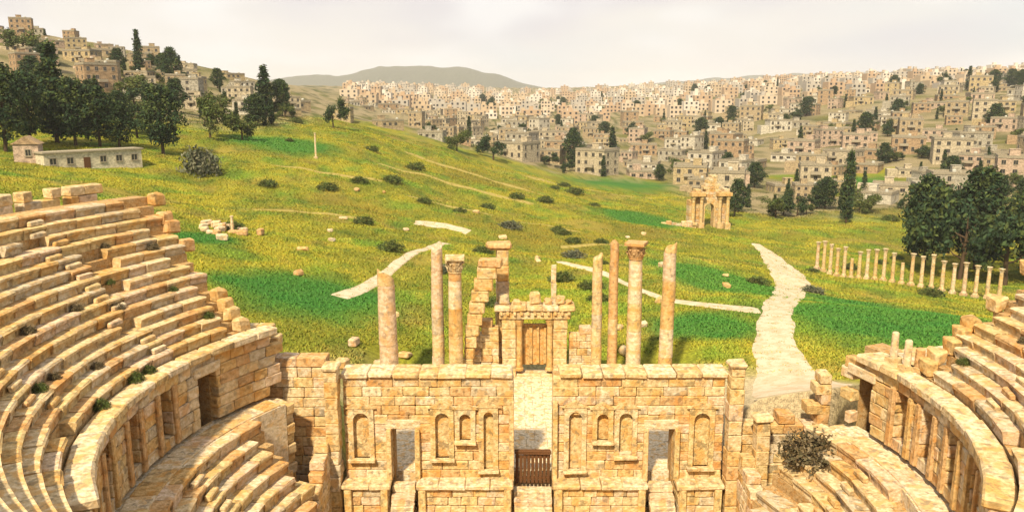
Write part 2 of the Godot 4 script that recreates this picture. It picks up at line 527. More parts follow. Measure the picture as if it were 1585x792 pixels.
func column(called: String, at: Vector3, h: float, r: float, whole: bool, k: int, lean: Vector2, label: String, group: String) -> Node3D:
	var t := thing(called, at, rng.randf() * 6.0, label, "column", group)
	var bh := r * 1.1
	var m := MB.new()
	m.box(Vector3(-r*1.4, -0.3, -r*1.4), Vector3(r*1.4, r*0.4, r*1.4))
	m.lathe([[r*1.35, r*0.4], [r*1.42, r*0.52], [r*1.32, r*0.66], [r*1.15, r*0.72], [r*1.15, r*0.8], [r*1.24, r*0.9], [r*1.16, r*1.02], [r*1.03, bh]], 18)
	part("base", m.mesh(), stone(k), t)
	var cap := r * 2.3 if whole else 0.0
	var y := bh
	var i := 0
	var total := h - bh - cap
	while y < h - cap - 0.05:
		var dh := minf(rng.randf_range(1.0, 1.9) * (r / 0.45), h - cap - y)
		var d := MB.new()
		var f0 := (y - bh) / total; var f1 := (y + dh - bh) / total
		var ra := r * (1.0 - 0.13 * f0 * f0); var rbb := r * (1.0 - 0.13 * f1 * f1)
		var prof := [[ra - 0.02, 0.0], [ra, 0.02], [(ra + rbb) * 0.5, dh * 0.5], [rbb, dh - 0.02], [rbb - 0.02, dh]]
		d.lathe(prof, 20)
		if not whole and y + dh >= h - cap - 0.05:
			for q in d.v.size():
				if d.v[q].y > dh * 0.6: d.v[q].y += d.v[q].x * 0.7 + sin(d.v[q].z * 9.0) * 0.12
		var dd := Vector3(lean.x, 0, lean.y) * (y - bh)
		part("drum", d.mesh(), stone(k + (i if rng.randf() < 0.5 else 0)), t, Vector3(rng.randf_range(-0.015, 0.015), y, rng.randf_range(-0.015, 0.015)) + dd)
		y += dh; i += 1
	if whole:
		var c := part("capital", capital_mesh(r), stone(k + 1), t, Vector3(lean.x, 0, lean.y) * (y - bh) + Vector3(0, y, 0))
		c.rotation.y = 0.2
	return t

func capital_mesh(r: float) -> ArrayMesh:
	var m := MB.new()
	m.lathe([[r*0.86, 0], [r*0.98, r*0.08], [r*0.9, r*0.16], [r*0.88, r*0.9], [r*1.02, r*1.5], [r*1.3, r*1.9]], 18)
	for tier in 2:
		for a in 8:
			var an := TAU * (a + tier * 0.5) / 8.0
			var o := Vector3(cos(an), 0, sin(an)); var s := Vector3(-sin(an), 0, cos(an))
			var y0 := r * (0.16 + tier * 0.5); var hh := r * 0.85
			var pr := [[0.9, 0.0, 0.30], [1.06, 0.45, 0.30], [1.2, 0.85, 0.24], [1.36, 0.95, 0.16], [1.4, 0.78, 0.08]]
			for q in pr.size() - 1:
				var A: Array = pr[q]; var B: Array = pr[q + 1]
				var p0: Vector3 = o * (A[0] * r) + Vector3.UP * (y0 + A[1] * hh); var p1: Vector3 = o * (B[0] * r) + Vector3.UP * (y0 + B[1] * hh)
				m.quad(p0 - s * A[2] * r, p0 + s * A[2] * r, p1 + s * B[2] * r, p1 - s * B[2] * r, Vector3.UP * p0.y)
				m.quad(p0 - s * A[2] * r - o * 0.1 * r, p0 - s * A[2] * r, p1 - s * B[2] * r, p1 - s * B[2] * r - o * 0.1 * r)
				m.quad(p0 + s * A[2] * r - o * 0.1 * r, p0 + s * A[2] * r, p1 + s * B[2] * r, p1 + s * B[2] * r - o * 0.1 * r)
	m.box(Vector3(-r*1.3, r*1.9, -r*1.3), Vector3(r*1.3, r*2.3, r*1.3))
	return m.mesh()

# ------------------------------------------------------------------ plants
func leaf_crown(clumps: int, per: int, leaf: float, spread: float, inside: Callable, tones: Array, sd: int) -> ArrayMesh:
	var r := RandomNumberGenerator.new()
	r.seed = sd
	var m := MB.new()
	m.use_col = true
	for i in clumps:
		var c: Vector3 = inside.call(r)
		var tone: Color = tones[r.randi() % tones.size()]
		tone = tone * r.randf_range(0.75, 1.3)
		for k in per:
			var d := Vector3(r.randfn(), r.randfn(), r.randfn())
			var p := c + d * spread * 0.5
			var ax := Vector3(r.randfn(), r.randfn() + 0.4, r.randfn()).normalized()
			var s := ax.cross(Vector3(r.randfn(), r.randfn(), r.randfn())).normalized()
			var L := leaf * r.randf_range(0.7, 1.4)
			m.col = tone * r.randf_range(0.85, 1.15)
			m.tri(p - ax * L, p + s * L * 0.5, p + ax * L)
			m.tri(p - ax * L, p - s * L * 0.5, p + ax * L)
	return m.mesh()

func trunk_mesh(h: float, r: float, limbs: int, lo: float, hi: float, reach: float, sd: int) -> ArrayMesh:
	var q := RandomNumberGenerator.new()
	q.seed = sd
	var m := MB.new()
	var b := Vector3(q.randf_range(-0.3, 0.3), 0, q.randf_range(-0.3, 0.3))
	var pts := [Vector3(0, -0.6, 0), Vector3(0, 0.1, 0), b * 0.6 + Vector3(0, h * 0.4, 0), b + Vector3(0, h * 0.75, 0), b * 0.8 + Vector3(0, h, 0)]
	m.tube(pts, [r * 1.4, r, r * 0.8, r * 0.5, r * 0.12], 9)
	for i in limbs:
		var y := lerpf(lo, hi, (i + 0.5) / limbs)
		var a := i * 2.4 + q.randf()
		var d := Vector3(cos(a), 0.45, sin(a))
		var o := b * (y / h) + Vector3(0, y, 0)
		var len := reach * q.randf_range(0.6, 1.0) * (1.0 - 0.5 * y / h)
		m.tube([o, o + d * len * 0.5 + Vector3(0, -0.1, 0), o + d * len + Vector3(0, len * 0.15, 0)], [r * 0.4, r * 0.25, r * 0.06], 6)
	return m.mesh()

var protos := {}
func make_tree_protos() -> void:
	var dark := [Color(0.040, 0.066, 0.026), Color(0.028, 0.052, 0.026), Color(0.066, 0.088, 0.028), Color(0.024, 0.042, 0.022)]
	var mid := [Color(0.08, 0.11, 0.030), Color(0.06, 0.09, 0.028), Color(0.11, 0.125, 0.035), Color(0.065, 0.075, 0.026)]
	var grey := [Color(0.10, 0.11, 0.07), Color(0.075, 0.09, 0.055), Color(0.13, 0.13, 0.085)]
	for k in 3:
		# pine, 14 m, broad ragged crown
		var f := func(r: RandomNumberGenerator) -> Vector3:
			var y := pow(r.randf(), 0.8)
			var rad: float = (0.35 + 0.65 * sin(PI * clampf(0.12 + y * 0.86, 0, 1))) * 4.0
			var lobes := 1.0 + 0.28 * sin(y * 14.0 + k) * sin(y * 5.0)
			var a := r.randf() * TAU
			var q := sqrt(r.randf())
			return Vector3(cos(a) * rad * q * lobes * (1.0 + 0.2 * sin(a * 3.0 + k * 2.0)), 2.2 + y * 11.6, sin(a) * rad * q * lobes)
		protos["pine%d" % k] = [trunk_mesh(12.5, 0.32, 12, 2.5, 11.0, 4.2, 40 + k), leaf_crown(430, 13, 0.30, 0.75, f, dark, 90 + k)]
		# broadleaf, 8 m
		var lob := []
		var rr := RandomNumberGenerator.new()
		rr.seed = 500 + k
		for i in 9: lob.append([Vector3(rr.randfn() * 1.7, 5.0 + rr.randfn() * 1.3, rr.randfn() * 1.7), rr.randf_range(1.0, 1.9)])
		var g := func(r: RandomNumberGenerator) -> Vector3:
			var L: Array = lob[r.randi() % lob.size()]
			var d := Vector3(r.randfn(), r.randfn(), r.randfn()).normalized()
			return L[0] + d * L[1] * pow(r.randf(), 0.4)
		protos["broad%d" % k] = [trunk_mesh(6.0, 0.26, 8, 1.8, 5.0, 3.0, 60 + k), leaf_crown(300, 11, 0.26, 0.6, g, mid if k != 2 else dark, 120 + k)]
	var dry_shape := func(r: RandomNumberGenerator) -> Vector3:
		var d := Vector3(r.randfn(), absf(r.randfn()) * 0.9, r.randfn()).normalized() * pow(r.randf(), 0.5)
		return d * Vector3(1.0, 1.0, 1.0)
	protos["dry"] = [trunk_mesh(0.9, 0.05, 16, 0.05, 0.7, 1.1, 99), leaf_crown(260, 11, 0.075, 0.2, dry_shape, [Color(0.10, 0.075, 0.04), Color(0.14, 0.11, 0.06), Color(0.08, 0.07, 0.04), Color(0.17, 0.14, 0.09)], 199)]
	for k in 2:
		var f := func(r: RandomNumberGenerator) -> Vector3:
			var y := r.randf()
			var rad: float = (0.55 + 0.45 * sin(PI * clampf(0.2 + y * 0.5, 0, 1))) * (1.0 - pow(y, 2.2)) * 1.15
			var a := r.randf() * TAU
			var q := sqrt(r.randf())
			return Vector3(cos(a) * rad * q, 0.7 + y * 11.0, sin(a) * rad * q)
		protos["cypress%d" % k] = [trunk_mesh(11.0, 0.2, 4, 1.0, 6.0, 0.8, 70 + k), leaf_crown(240, 11, 0.24, 0.42, f, dark, 150 + k)]
		var s := func(r: RandomNumberGenerator) -> Vector3:
			var d := Vector3(r.randfn(), absf(r.randfn()), r.randfn()).normalized() * pow(r.randf(), 0.35)
			return Vector3(d.x * 1.15, 0.1 + d.y * 1.25, d.z * 1.15)
		protos["shrub%d" % k] = [trunk_mesh(1.1, 0.06, 7, 0.1, 0.6, 1.1, 80 + k), leaf_crown(130, 11, 0.10, 0.28, s, mid if k == 0 else grey, 170 + k)]

func plant(called: String, kind: String, at: Vector3, s: Vector3, label: String, category: String, group := "") -> Node3D:
	var t := thing(called, at, rng.randf() * TAU, label, category, group)
	t.scale = s
	var p: Array = protos[kind]
	part("trunk" if category == "tree" else "stem", p[0], M.bark, t)
	part("crown" if category == "tree" else "foliage", p[1], M.leaf, t)
	return t

func ground_at(x: float, D: float, lift := 0.0) -> Vector3:
	return Vector3(x, ground_y(x, -D) + lift, -D)

# ------------------------------------------------------------------ houses
var win_cache := {}
func window_mesh(w: float, h: float) -> ArrayMesh:
	var key := "%s_%s" % [w, h]
	if win_cache.has(key): return win_cache[key]
	var f := MB.new()
	f.box(Vector3(-w/2 - 0.1, -h/2 - 0.16, 0), Vector3(w/2 + 0.1, -h/2, 0.14))
	f.box(Vector3(-w/2 - 0.1, h/2, 0), Vector3(w/2 + 0.1, h/2 + 0.12, 0.10))
	f.box(Vector3(-w/2 - 0.1, -h/2, 0), Vector3(-w/2, h/2, 0.08))
	f.box(Vector3(w/2, -h/2, 0), Vector3(w/2 + 0.1, h/2, 0.08))
	f.box(Vector3(-0.03, -h/2, 0.02), Vector3(0.03, h/2, 0.06))
	var am := f.mesh(M.trim)
	var g := MB.new()
	g.quad(Vector3(-w/2, -h/2, 0.02), Vector3(-w/2, h/2, 0.02), Vector3(w/2, h/2, 0.02), Vector3(w/2, -h/2, 0.02))
	for i in g.n.size(): g.n[i] = Vector3.BACK
	g.mesh(M.pane, am)
	win_cache[key] = am
	return am

var doubles := []   # [node, label, bearing] of houses and town trees
func ordinals() -> void:
	var by := {}
	for d in doubles:
		if not by.has(d[1]): by[d[1]] = []
		by[d[1]].append(d)
	var small := ["", "first", "second", "third", "fourth", "fifth", "sixth", "seventh", "eighth", "ninth", "tenth", "eleventh", "twelfth", "thirteenth", "fourteenth", "fifteenth", "sixteenth", "seventeenth", "eighteenth", "nineteenth", "twentieth"]
	for k in by:
		var L: Array = by[k]
		if L.size() < 2: continue
		L.sort_custom(func(p, q): return p[2] < q[2])
		for i in L.size():
			var from := "left" if i < 20 else "right"
			var n: int = i + 1 if i < 20 else L.size() - i
			L[i][0].set_meta("label", "%s, %s from %s" % [k, small[min(n, 20)], from])

func make_house_proto(k: int, detailed: bool) -> Node3D:
	var r := RandomNumberGenerator.new()
	r.seed = 7000 + k * 13 + (1 if detailed else 0)
	var o := Node3D.new()
	var w := r.randf_range(9.0, 15.0); var d := r.randf_range(8.0, 12.0)
	var st: int = [1, 1, 2, 2, 2, 3, 3, 4][r.randi() % 8]
	var h := st * 3.1
	var b := MB.new()
	b.box(Vector3(-w/2, -5.0, -d/2), Vector3(w/2, h, d/2))
	var wing := r.randf() < 0.5
	if wing:
		var ww := w * r.randf_range(0.3, 0.45)
		b.box(Vector3(-w/2 - ww, -5.0, -d/2 + 1.5), Vector3(-w/2 + 0.1, maxf(3.1, h - 3.1), d/2 - 1.2))
	part("wall", b.mesh(), null, o)
	var rf := MB.new()
	var e := 0.18
	rf.box(Vector3(-w/2 - e, h, -d/2 - e), Vector3(w/2 + e, h + 0.22, d/2 + e))
	for s in [[-w/2 - 0.05, -w/2 + 0.15, -d/2, d/2], [w/2 - 0.15, w/2 + 0.05, -d/2, d/2], [-w/2 + 0.15, w/2 - 0.15, -d/2 - 0.05, -d/2 + 0.15], [-w/2 + 0.15, w/2 - 0.15, d/2 - 0.15, d/2 + 0.05]]:
		rf.box(Vector3(s[0], h + 0.22, s[2]), Vector3(s[1], h + 0.95, s[3]))
	var roof := part("roof", rf.mesh(), M.roofing, o)
	var sh := MB.new()
	var sx := r.randf_range(-w/4, w/4)
	sh.box(Vector3(sx - 1.5, h + 0.22, -d/4 - 1.5), Vector3(sx + 1.5, h + 2.6, -d/4 + 1.5))
	sh.box(Vector3(sx - 1.65, h + 2.6, -d/4 - 1.65), Vector3(sx + 1.65, h + 2.78, -d/4 + 1.65))
	part("stair_house", sh.mesh(), null, roof)
	if r.randf() < 0.7:
		var tk := MB.new()
		tk.lathe([[0.6, 0.0], [0.65, 0.1], [0.65, 1.2], [0.4, 1.45], [0.0, 1.5]], 10)
		part("water_tank", tk.mesh(), M.tank, roof, Vector3(-sx * 0.8 + 1.8, h + 0.22, d/4))
	var ww2: float = [1.2, 1.5, 1.1][k % 3]; var wh: float = [1.4, 1.3, 1.7][k % 3]
	var nwx := int(w / (3.0 if detailed else 4.2)); var nwz := int(d / (3.2 if detailed else 4.6))
	for s in st:
		var y := s * 3.1 + 1.75
		for i in nwx:
			if r.randf() < 0.12: continue
			part("window", window_mesh(ww2, wh), null, o, Vector3(-w/2 + w * (i + 0.5) / nwx, y, d/2))
		for i in nwz:
			if r.randf() < 0.2: continue
			part("window", window_mesh(ww2, wh), null, o, Vector3(w/2, y, -d/2 + d * (i + 0.5) / nwz), Basis(Vector3.UP, PI/2))
			if not wing: part("window", window_mesh(ww2, wh), null, o, Vector3(-w/2, y, -d/2 + d * (i + 0.5) / nwz), Basis(Vector3.UP, -PI/2))
	if detailed and st > 1:
		var bl := MB.new()
		var bx := r.randf_range(-w/4, w/4)
		bl.box(Vector3(bx - 1.8, 3.0, d/2), Vector3(bx + 1.8, 3.18, d/2 + 1.3))
		bl.box(Vector3(bx - 1.8, 3.18, d/2 + 1.2), Vector3(bx + 1.8, 4.05, d/2 + 1.3))
		bl.box(Vector3(bx - 1.8, 3.18, d/2 + 0.02), Vector3(bx - 1.7, 4.05, d/2 + 1.2))
		bl.box(Vector3(bx + 1.7, 3.18, d/2 + 0.02), Vector3(bx + 1.8, 4.05, d/2 + 1.2))
		part("balcony", bl.mesh(), M.trim, o)
	o.set_meta("storeys", st)
	return o

# ------------------------------------------------------------------ materials
func noise_img(size: int, freq: float, oct: int, sd: int) -> Image:
	var n := FastNoiseLite.new()
	n.seed = sd
	n.noise_type = FastNoiseLite.TYPE_SIMPLEX_SMOOTH
	n.frequency = freq
	n.fractal_octaves = oct
	return n.get_seamless_image(size, size)

func mapped(size: int, layers: Callable) -> ImageTexture:
	var im := Image.create(size, size, false, Image.FORMAT_RGB8)
	for y in size:
		for x in size: im.set_pixel(x, y, layers.call(x, y))
	return ImageTexture.create_from_image(im)

func tri_mat(col: Color, tex: Texture2D, nrm: Texture2D, scale_: float, rough := 0.9, nscale := 1.0) -> StandardMaterial3D:
	var m := StandardMaterial3D.new()
	m.albedo_color = col
	if tex != null: m.albedo_texture = tex
	m.roughness = rough
	m.metallic_specular = 0.25
	if nrm != null:
		m.normal_enabled = true
		m.normal_texture = nrm
		m.normal_scale = nscale
	m.uv1_triplanar = true
	m.uv1_world_triplanar = true
	m.uv1_scale = Vector3.ONE * scale_
	return m

func materials() -> void:
	var S := 512
	var a := noise_img(S, 0.008, 4, 3); var b := noise_img(S, 0.03, 4, 4); var c := noise_img(S, 0.12, 3, 5); var g := noise_img(S, 0.014, 5, 61)
	var stex := mapped(S, func(x: int, y: int) -> Color:
		var u := a.get_pixel(x, y).r; var v := b.get_pixel(x, y).r; var w := c.get_pixel(x, y).r
		var k := Color(0.90, 0.87, 0.80)
		k = k.lerp(Color(0.99, 0.97, 0.94), smoothstep(0.5, 0.72, v))
		k = k.lerp(Color(0.90, 0.76, 0.55), smoothstep(0.5, 0.72, u) * 0.7)
		k = k.lerp(Color(0.66, 0.58, 0.48), smoothstep(0.6, 0.76, 1.0 - v) * 0.4)
		k = k.lerp(Color(0.52, 0.46, 0.38), smoothstep(0.66, 0.85, w) * 0.3)
		k = k.lerp(Color(0.60, 0.59, 0.56), smoothstep(0.62, 0.78, g.get_pixel(x, y).r) * 0.65)
		return k * (0.94 + 0.12 * w))
	var bump := noise_img(S, 0.06, 5, 8)
	bump.bump_map_to_normal_map(3.0)
	var snrm := ImageTexture.create_from_image(bump)
	for t in [[0.64, 0.51, 0.31], [0.67, 0.57, 0.40], [0.61, 0.44, 0.22], [0.69, 0.61, 0.48], [0.59, 0.41, 0.23], [0.64, 0.52, 0.30], [0.66, 0.54, 0.43], [0.66, 0.55, 0.37], [0.56, 0.50, 0.40]]:
		stones.append(tri_mat(lin(t[0], t[1], t[2]), stex, snrm, 0.23))
	M.core = tri_mat(lin(0.50, 0.37, 0.21), stex, snrm, 0.6, 0.95, 1.6)
	M.paving = tri_mat(lin(0.74, 0.68, 0.57), stex, snrm, 0.35)
	M.rust = tri_mat(lin(0.62, 0.42, 0.20), stex, snrm, 0.42)
	var gtex := mapped(S, func(x: int, y: int) -> Color:
		var v := b.get_pixel(x, y).r; var w := c.get_pixel(x, y).r
		var k := 0.66 + 0.34 * smoothstep(0.3, 0.7, v * 0.5 + w * 0.5)
		return Color(k, k, k * 0.96))
	var ptex := mapped(S, func(x: int, y: int) -> Color:
		var u := a.get_pixel(x, y).r; var v := b.get_pixel(x, y).r; var w := c.get_pixel(x, y).r
		var k := Color(0.92, 0.90, 0.86).lerp(Color(0.87, 0.83, 0.76), smoothstep(0.45, 0.65, u))
		k = k.lerp(Color(0.74, 0.70, 0.56), smoothstep(0.6, 0.8, v) * 0.5)
		return k * (0.9 + 0.16 * w))
	M.ground = tri_mat(Color.WHITE, gtex, snrm, 0.16, 1.0, 1.2)
	M.ground.vertex_color_use_as_albedo = true
	M.path = tri_mat(lin(0.66, 0.58, 0.48), ptex, snrm, 0.12, 1.0, 0.2)
	M.track = tri_mat(lin(0.40, 0.35, 0.12), ptex, snrm, 0.3, 1.0)
	M.bark = tri_mat(lin(0.12, 0.08, 0.05), gtex, snrm, 1.0)
	M.wood = tri_mat(lin(0.16, 0.075, 0.035), gtex, snrm, 1.2)
	var L := StandardMaterial3D.new()
	L.vertex_color_use_as_albedo = true
	L.roughness = 0.75
	L.metallic_specular = 0.2
	L.backlight_enabled = true
	L.backlight = Color(0.25, 0.28, 0.12)
	L.cull_mode = BaseMaterial3D.CULL_DISABLED
	M.leaf = L
	M.tints = []
	for t in [[0.52, 0.45, 0.35], [0.44, 0.35, 0.24], [0.60, 0.56, 0.50], [0.42, 0.30, 0.20], [0.42, 0.39, 0.34], [0.50, 0.40, 0.25], [0.52, 0.40, 0.33]]:
		M.tints.append(tri_mat(lin(t[0], t[1], t[2]), gtex, null, 0.08, 0.95))
	M.limewash = tri_mat(lin(0.68, 0.62, 0.50), gtex, null, 0.15, 0.95)
	M.tint_names = ["cream", "tan", "whitish", "brownish", "pale grey", "sand yellow", "pinkish"]
	M.roofing = tri_mat(lin(0.36, 0.32, 0.26), gtex, null, 0.2)
	M.trim = tri_mat(lin(0.42, 0.37, 0.30), gtex, null, 0.5)
	M.tank = tri_mat(lin(0.6, 0.6, 0.58), gtex, null, 0.5, 0.6)
	var p := StandardMaterial3D.new()
	p.albedo_color = lin(0.03, 0.03, 0.032)
	p.roughness = 0.15
	M.pane = p
	M.hill = tri_mat(lin(0.10, 0.11, 0.075), gtex, null, 0.004, 1.0)

# ------------------------------------------------------------------ scene
func _ready() -> void:
	rng.seed = 20240
	nz.seed = 11; nz.frequency = 0.035; nz.fractal_octaves = 3
	nz2.seed = 23; nz2.frequency = 0.09; nz2.fractal_octaves = 3
	var cam := Camera3D.new()
	cam.name = "camera"
	cam.position = Vector3(0, 22.2, 0)
	cam.rotation_degrees = Vector3(-11.134, 0, 0)
	cam.fov = 35.16
	cam.far = 14000.0
	cam.near = 0.1
	add_child(cam)
	cam.current = true
	var env := Environment.new()
	env.background_mode = Environment.BG_SKY
	env.tonemap_mode = Environment.TONE_MAPPER_LINEAR
	env.tonemap_exposure = 1.95
	env.sdfgi_enabled = true
	env.ssao_enabled = true
	env.ssil_enabled = true
	env.fog_enabled = true
	env.fog_density = 0.00014
	env.fog_light_color = Color(0.80, 0.80, 0.80)
	var sky := Sky.new()
	var ps := PanoramaSkyMaterial.new()
	ps.panorama = ImageTexture.create_from_image(sky_image())
	sky.sky_material = ps
	env.sky = sky
	var we := WorldEnvironment.new()
	we.name = "environment"
	we.environment = env
	add_child(we)
	var sun := DirectionalLight3D.new()
	sun.name = "sun"
	sun.light_color = Color(1.0, 0.92, 0.78)
	sun.light_energy = 1.32
	sun.light_angular_distance = 3.5
	sun.shadow_enabled = true
	add_child(sun)
	sun.look_at_from_position(Vector3.ZERO, Vector3(0.24, -0.72, -0.62), Vector3.UP)

	materials()
	terrain()
	mountains()
	tracks()
	theatre_seating()
	stage()
	ruins_behind()
	gateway()
	colonnade()
	make_tree_protos()
	trees()
	left_buildings()
	town()
	field_stones()
	ordinals()
	grass()

func sky_image() -> Image:
	var W := 1024; var H := 512
	var im := Image.create(W, H, false, Image.FORMAT_RGBF)
	var n := FastNoiseLite.new()
	n.seed = 5; n.frequency = 1.3; n.fractal_octaves = 4
	for y in H:
		var el := PI * (0.5 - (y + 0.5) / H)
		for x in W:
			var az := TAU * (x + 0.5) / W
			var d := Vector3(cos(el) * sin(az), sin(el), -cos(el) * cos(az))
			var q := n.get_noise_3d(d.x * 1.6, d.y * 5.0, d.z * 1.6) * 0.5 + 0.5
			var lilac := Color(0.425, 0.405, 0.412); var cream := Color(0.49, 0.468, 0.435); var blue := Color(0.405, 0.43, 0.44)
			var c := lilac.lerp(cream, smoothstep(0.35, 0.65, q))
			var q2 := n.get_noise_3d(d.x * 1.2 + 7.0, d.y * 3.0, d.z * 1.2) * 0.5 + 0.5
			c = c.lerp(blue, smoothstep(0.5, 0.75, q2) * 0.7)
			var q3 := n.get_noise_3d(d.x * 3.0 + 20.0, d.y * 11.0, d.z * 3.0) * 0.5 + 0.5
			c = c.lerp(Color(0.535, 0.525, 0.51), smoothstep(0.45, 0.75, q3) * 0.75)
			if el < 0.0: c = c.lerp(Color(0.28, 0.25, 0.18), smoothstep(0.0, 0.06, -el))
			im.set_pixel(x, y, c)
	return im

func mountains() -> void:
	# far ridges: crest points Vector3(x, height, distance)
	var list := [
		["mountain", [Vector3(-2300, 40, 4200), Vector3(-1400, 100, 4300), Vector3(-1080, 128, 4200), Vector3(-820, 132, 4100), Vector3(-700, 152, 4050), Vector3(-610, 168, 4000), Vector3(-420, 168, 4000), Vector3(-240, 164, 4000), Vector3(-120, 140, 4000), Vector3(0, 104, 4000), Vector3(120, 70, 4000), Vector3(320, 30, 4000)], M.hill, "flat-topped grey-green mountain on the horizon above the valley"],
		["ridge", [Vector3(300, 10, 5200), Vector3(600, 60, 5200), Vector3(850, 96, 5100), Vector3(1150, 128, 5000), Vector3(1500, 150, 5000), Vector3(2100, 168, 5000), Vector3(2600, 160, 5000), Vector3(3400, 190, 5000), Vector3(4200, 180, 5000)], M.hill, "long low hazy ridge on the horizon at the right"]]
	for L in list:
		var m := MB.new()
		var pts: Array = L[1]
		var cv := Curve3D.new()
		for i in pts.size():
			var t: Vector3 = (pts[min(i + 1, pts.size() - 1)] - pts[max(i - 1, 0)]) / 6.0
			cv.add_point(pts[i], -t, t)
		var N := 150
		var prev := []
		for i in N + 1:
			var p := cv.sample_baked(cv.get_baked_length() * i / N)
			var row := []
			for k in 15:
				var f := (k - 7) / 7.0
				var y := p.y * (1.0 - pow(absf(f), 1.4)) - 30.0 * absf(f)
				y += nz.get_noise_2d(p.x * 0.12 + k * 9.0, k * 40.0) * 14.0 * (1.0 - absf(f))
				row.append(Vector3(p.x + f * 60.0 * sin(p.x * 0.01), y, -(p.z + f * 900.0)))
			if i > 0:
				for k in 14: m.quad(prev[k], prev[k + 1], row[k + 1], row[k], row[k] + Vector3.DOWN * 3000.0)
			prev = row
		var o := part(L[0], m.mesh(), L[2], self)
		tag(o, L[3], "mountain", "", "structure")

func tracks() -> void:
	strip("path", [Vector2(13.0, 40.6), Vector2(13.4, 43.0), Vector2(15.0, 48.1), Vector2(18.0, 57.9), Vector2(21.9, 68.7), Vector2(30.4, 92.0), Vector2(35.9, 108.6), Vector2(42.6, 135.5), Vector2(47.0, 156.0)],
		[Vector2(19.0, 40.6), Vector2(19.6, 43.0), Vector2(19.6, 46.8), Vector2(20.4, 55.5), Vector2(25.2, 69.2), Vector2(34.6, 92.0), Vector2(43.0, 113.0), Vector2(47.4, 137.0), Vector2(49.0, 158.0)], M.path, "broad pale gravel path curving up from the theatre to the gateway")
	strip("side_path", [Vector2(5.0, 102.5), Vector2(11.0, 91.5), Vector2(13.5, 79.6), Vector2(17.1, 73.4), Vector2(23.2, 69.8)],
		[Vector2(5.0, 99.8), Vector2(10.6, 89.0), Vector2(13.2, 77.0), Vector2(17.2, 70.4), Vector2(22.2, 65.5)], M.path, "narrow pale path branching left off the broad path behind the columns")
	strip("side_path", [Vector2(-17.0, 69.0), Vector2(-15.3, 74.0), Vector2(-14.0, 84.0), Vector2(-12.0, 101.6), Vector2(-9.5, 113.0)],
		[Vector2(-14.6, 68.0), Vector2(-13.6, 73.0), Vector2(-12.6, 83.2), Vector2(-10.6, 101.2), Vector2(-8.1, 112.6)], M.path, "narrow pale path slanting up the field behind the broken left column")
	strip("side_path", [Vector2(-16.5, 127.0), Vector2(-10.4, 128.4), Vector2(-5.5, 122.9)], [Vector2(-16.3, 123.0), Vector2(-10.4, 124.4), Vector2(-6.6, 119.4)], M.path, "short pale arc of path in the middle of the field")
	var lines := [[-46.0, 150.0, -24.0, 153.0, 1.0], [-30.0, 176.0, 6.0, 170.0, 1.3], [-28.0, 205.0, 14.0, 196.0, 1.5], [-20.0, 146.0, 14.0, 141.0, 1.0], [2.0, 232.0, 40.0, 226.0, 2.4], [-38.0, 112.0, -20.0, 118.0, 0.8], [6.0, 118.0, 26.0, 121.0, 0.9]]
	for q in lines:
		var a := Vector2(q[0], q[1]); var b := Vector2(q[2], q[3])
		var o := Vector2(0, q[4])
		var mid := (a + b) * 0.5 + Vector2(0, 2.0)
		strip("field_track", [a + o, mid + o, b + o], [a - o, mid - o, b - o], M.track, "faint dry yellow track across the green field, %s" % ["on the left slope", "below the thin tall post", "highest on the far slope", "in the middle distance", "near the valley edge", "beside the stone heap", "behind the right columns"][lines.find(q)], 0.06)

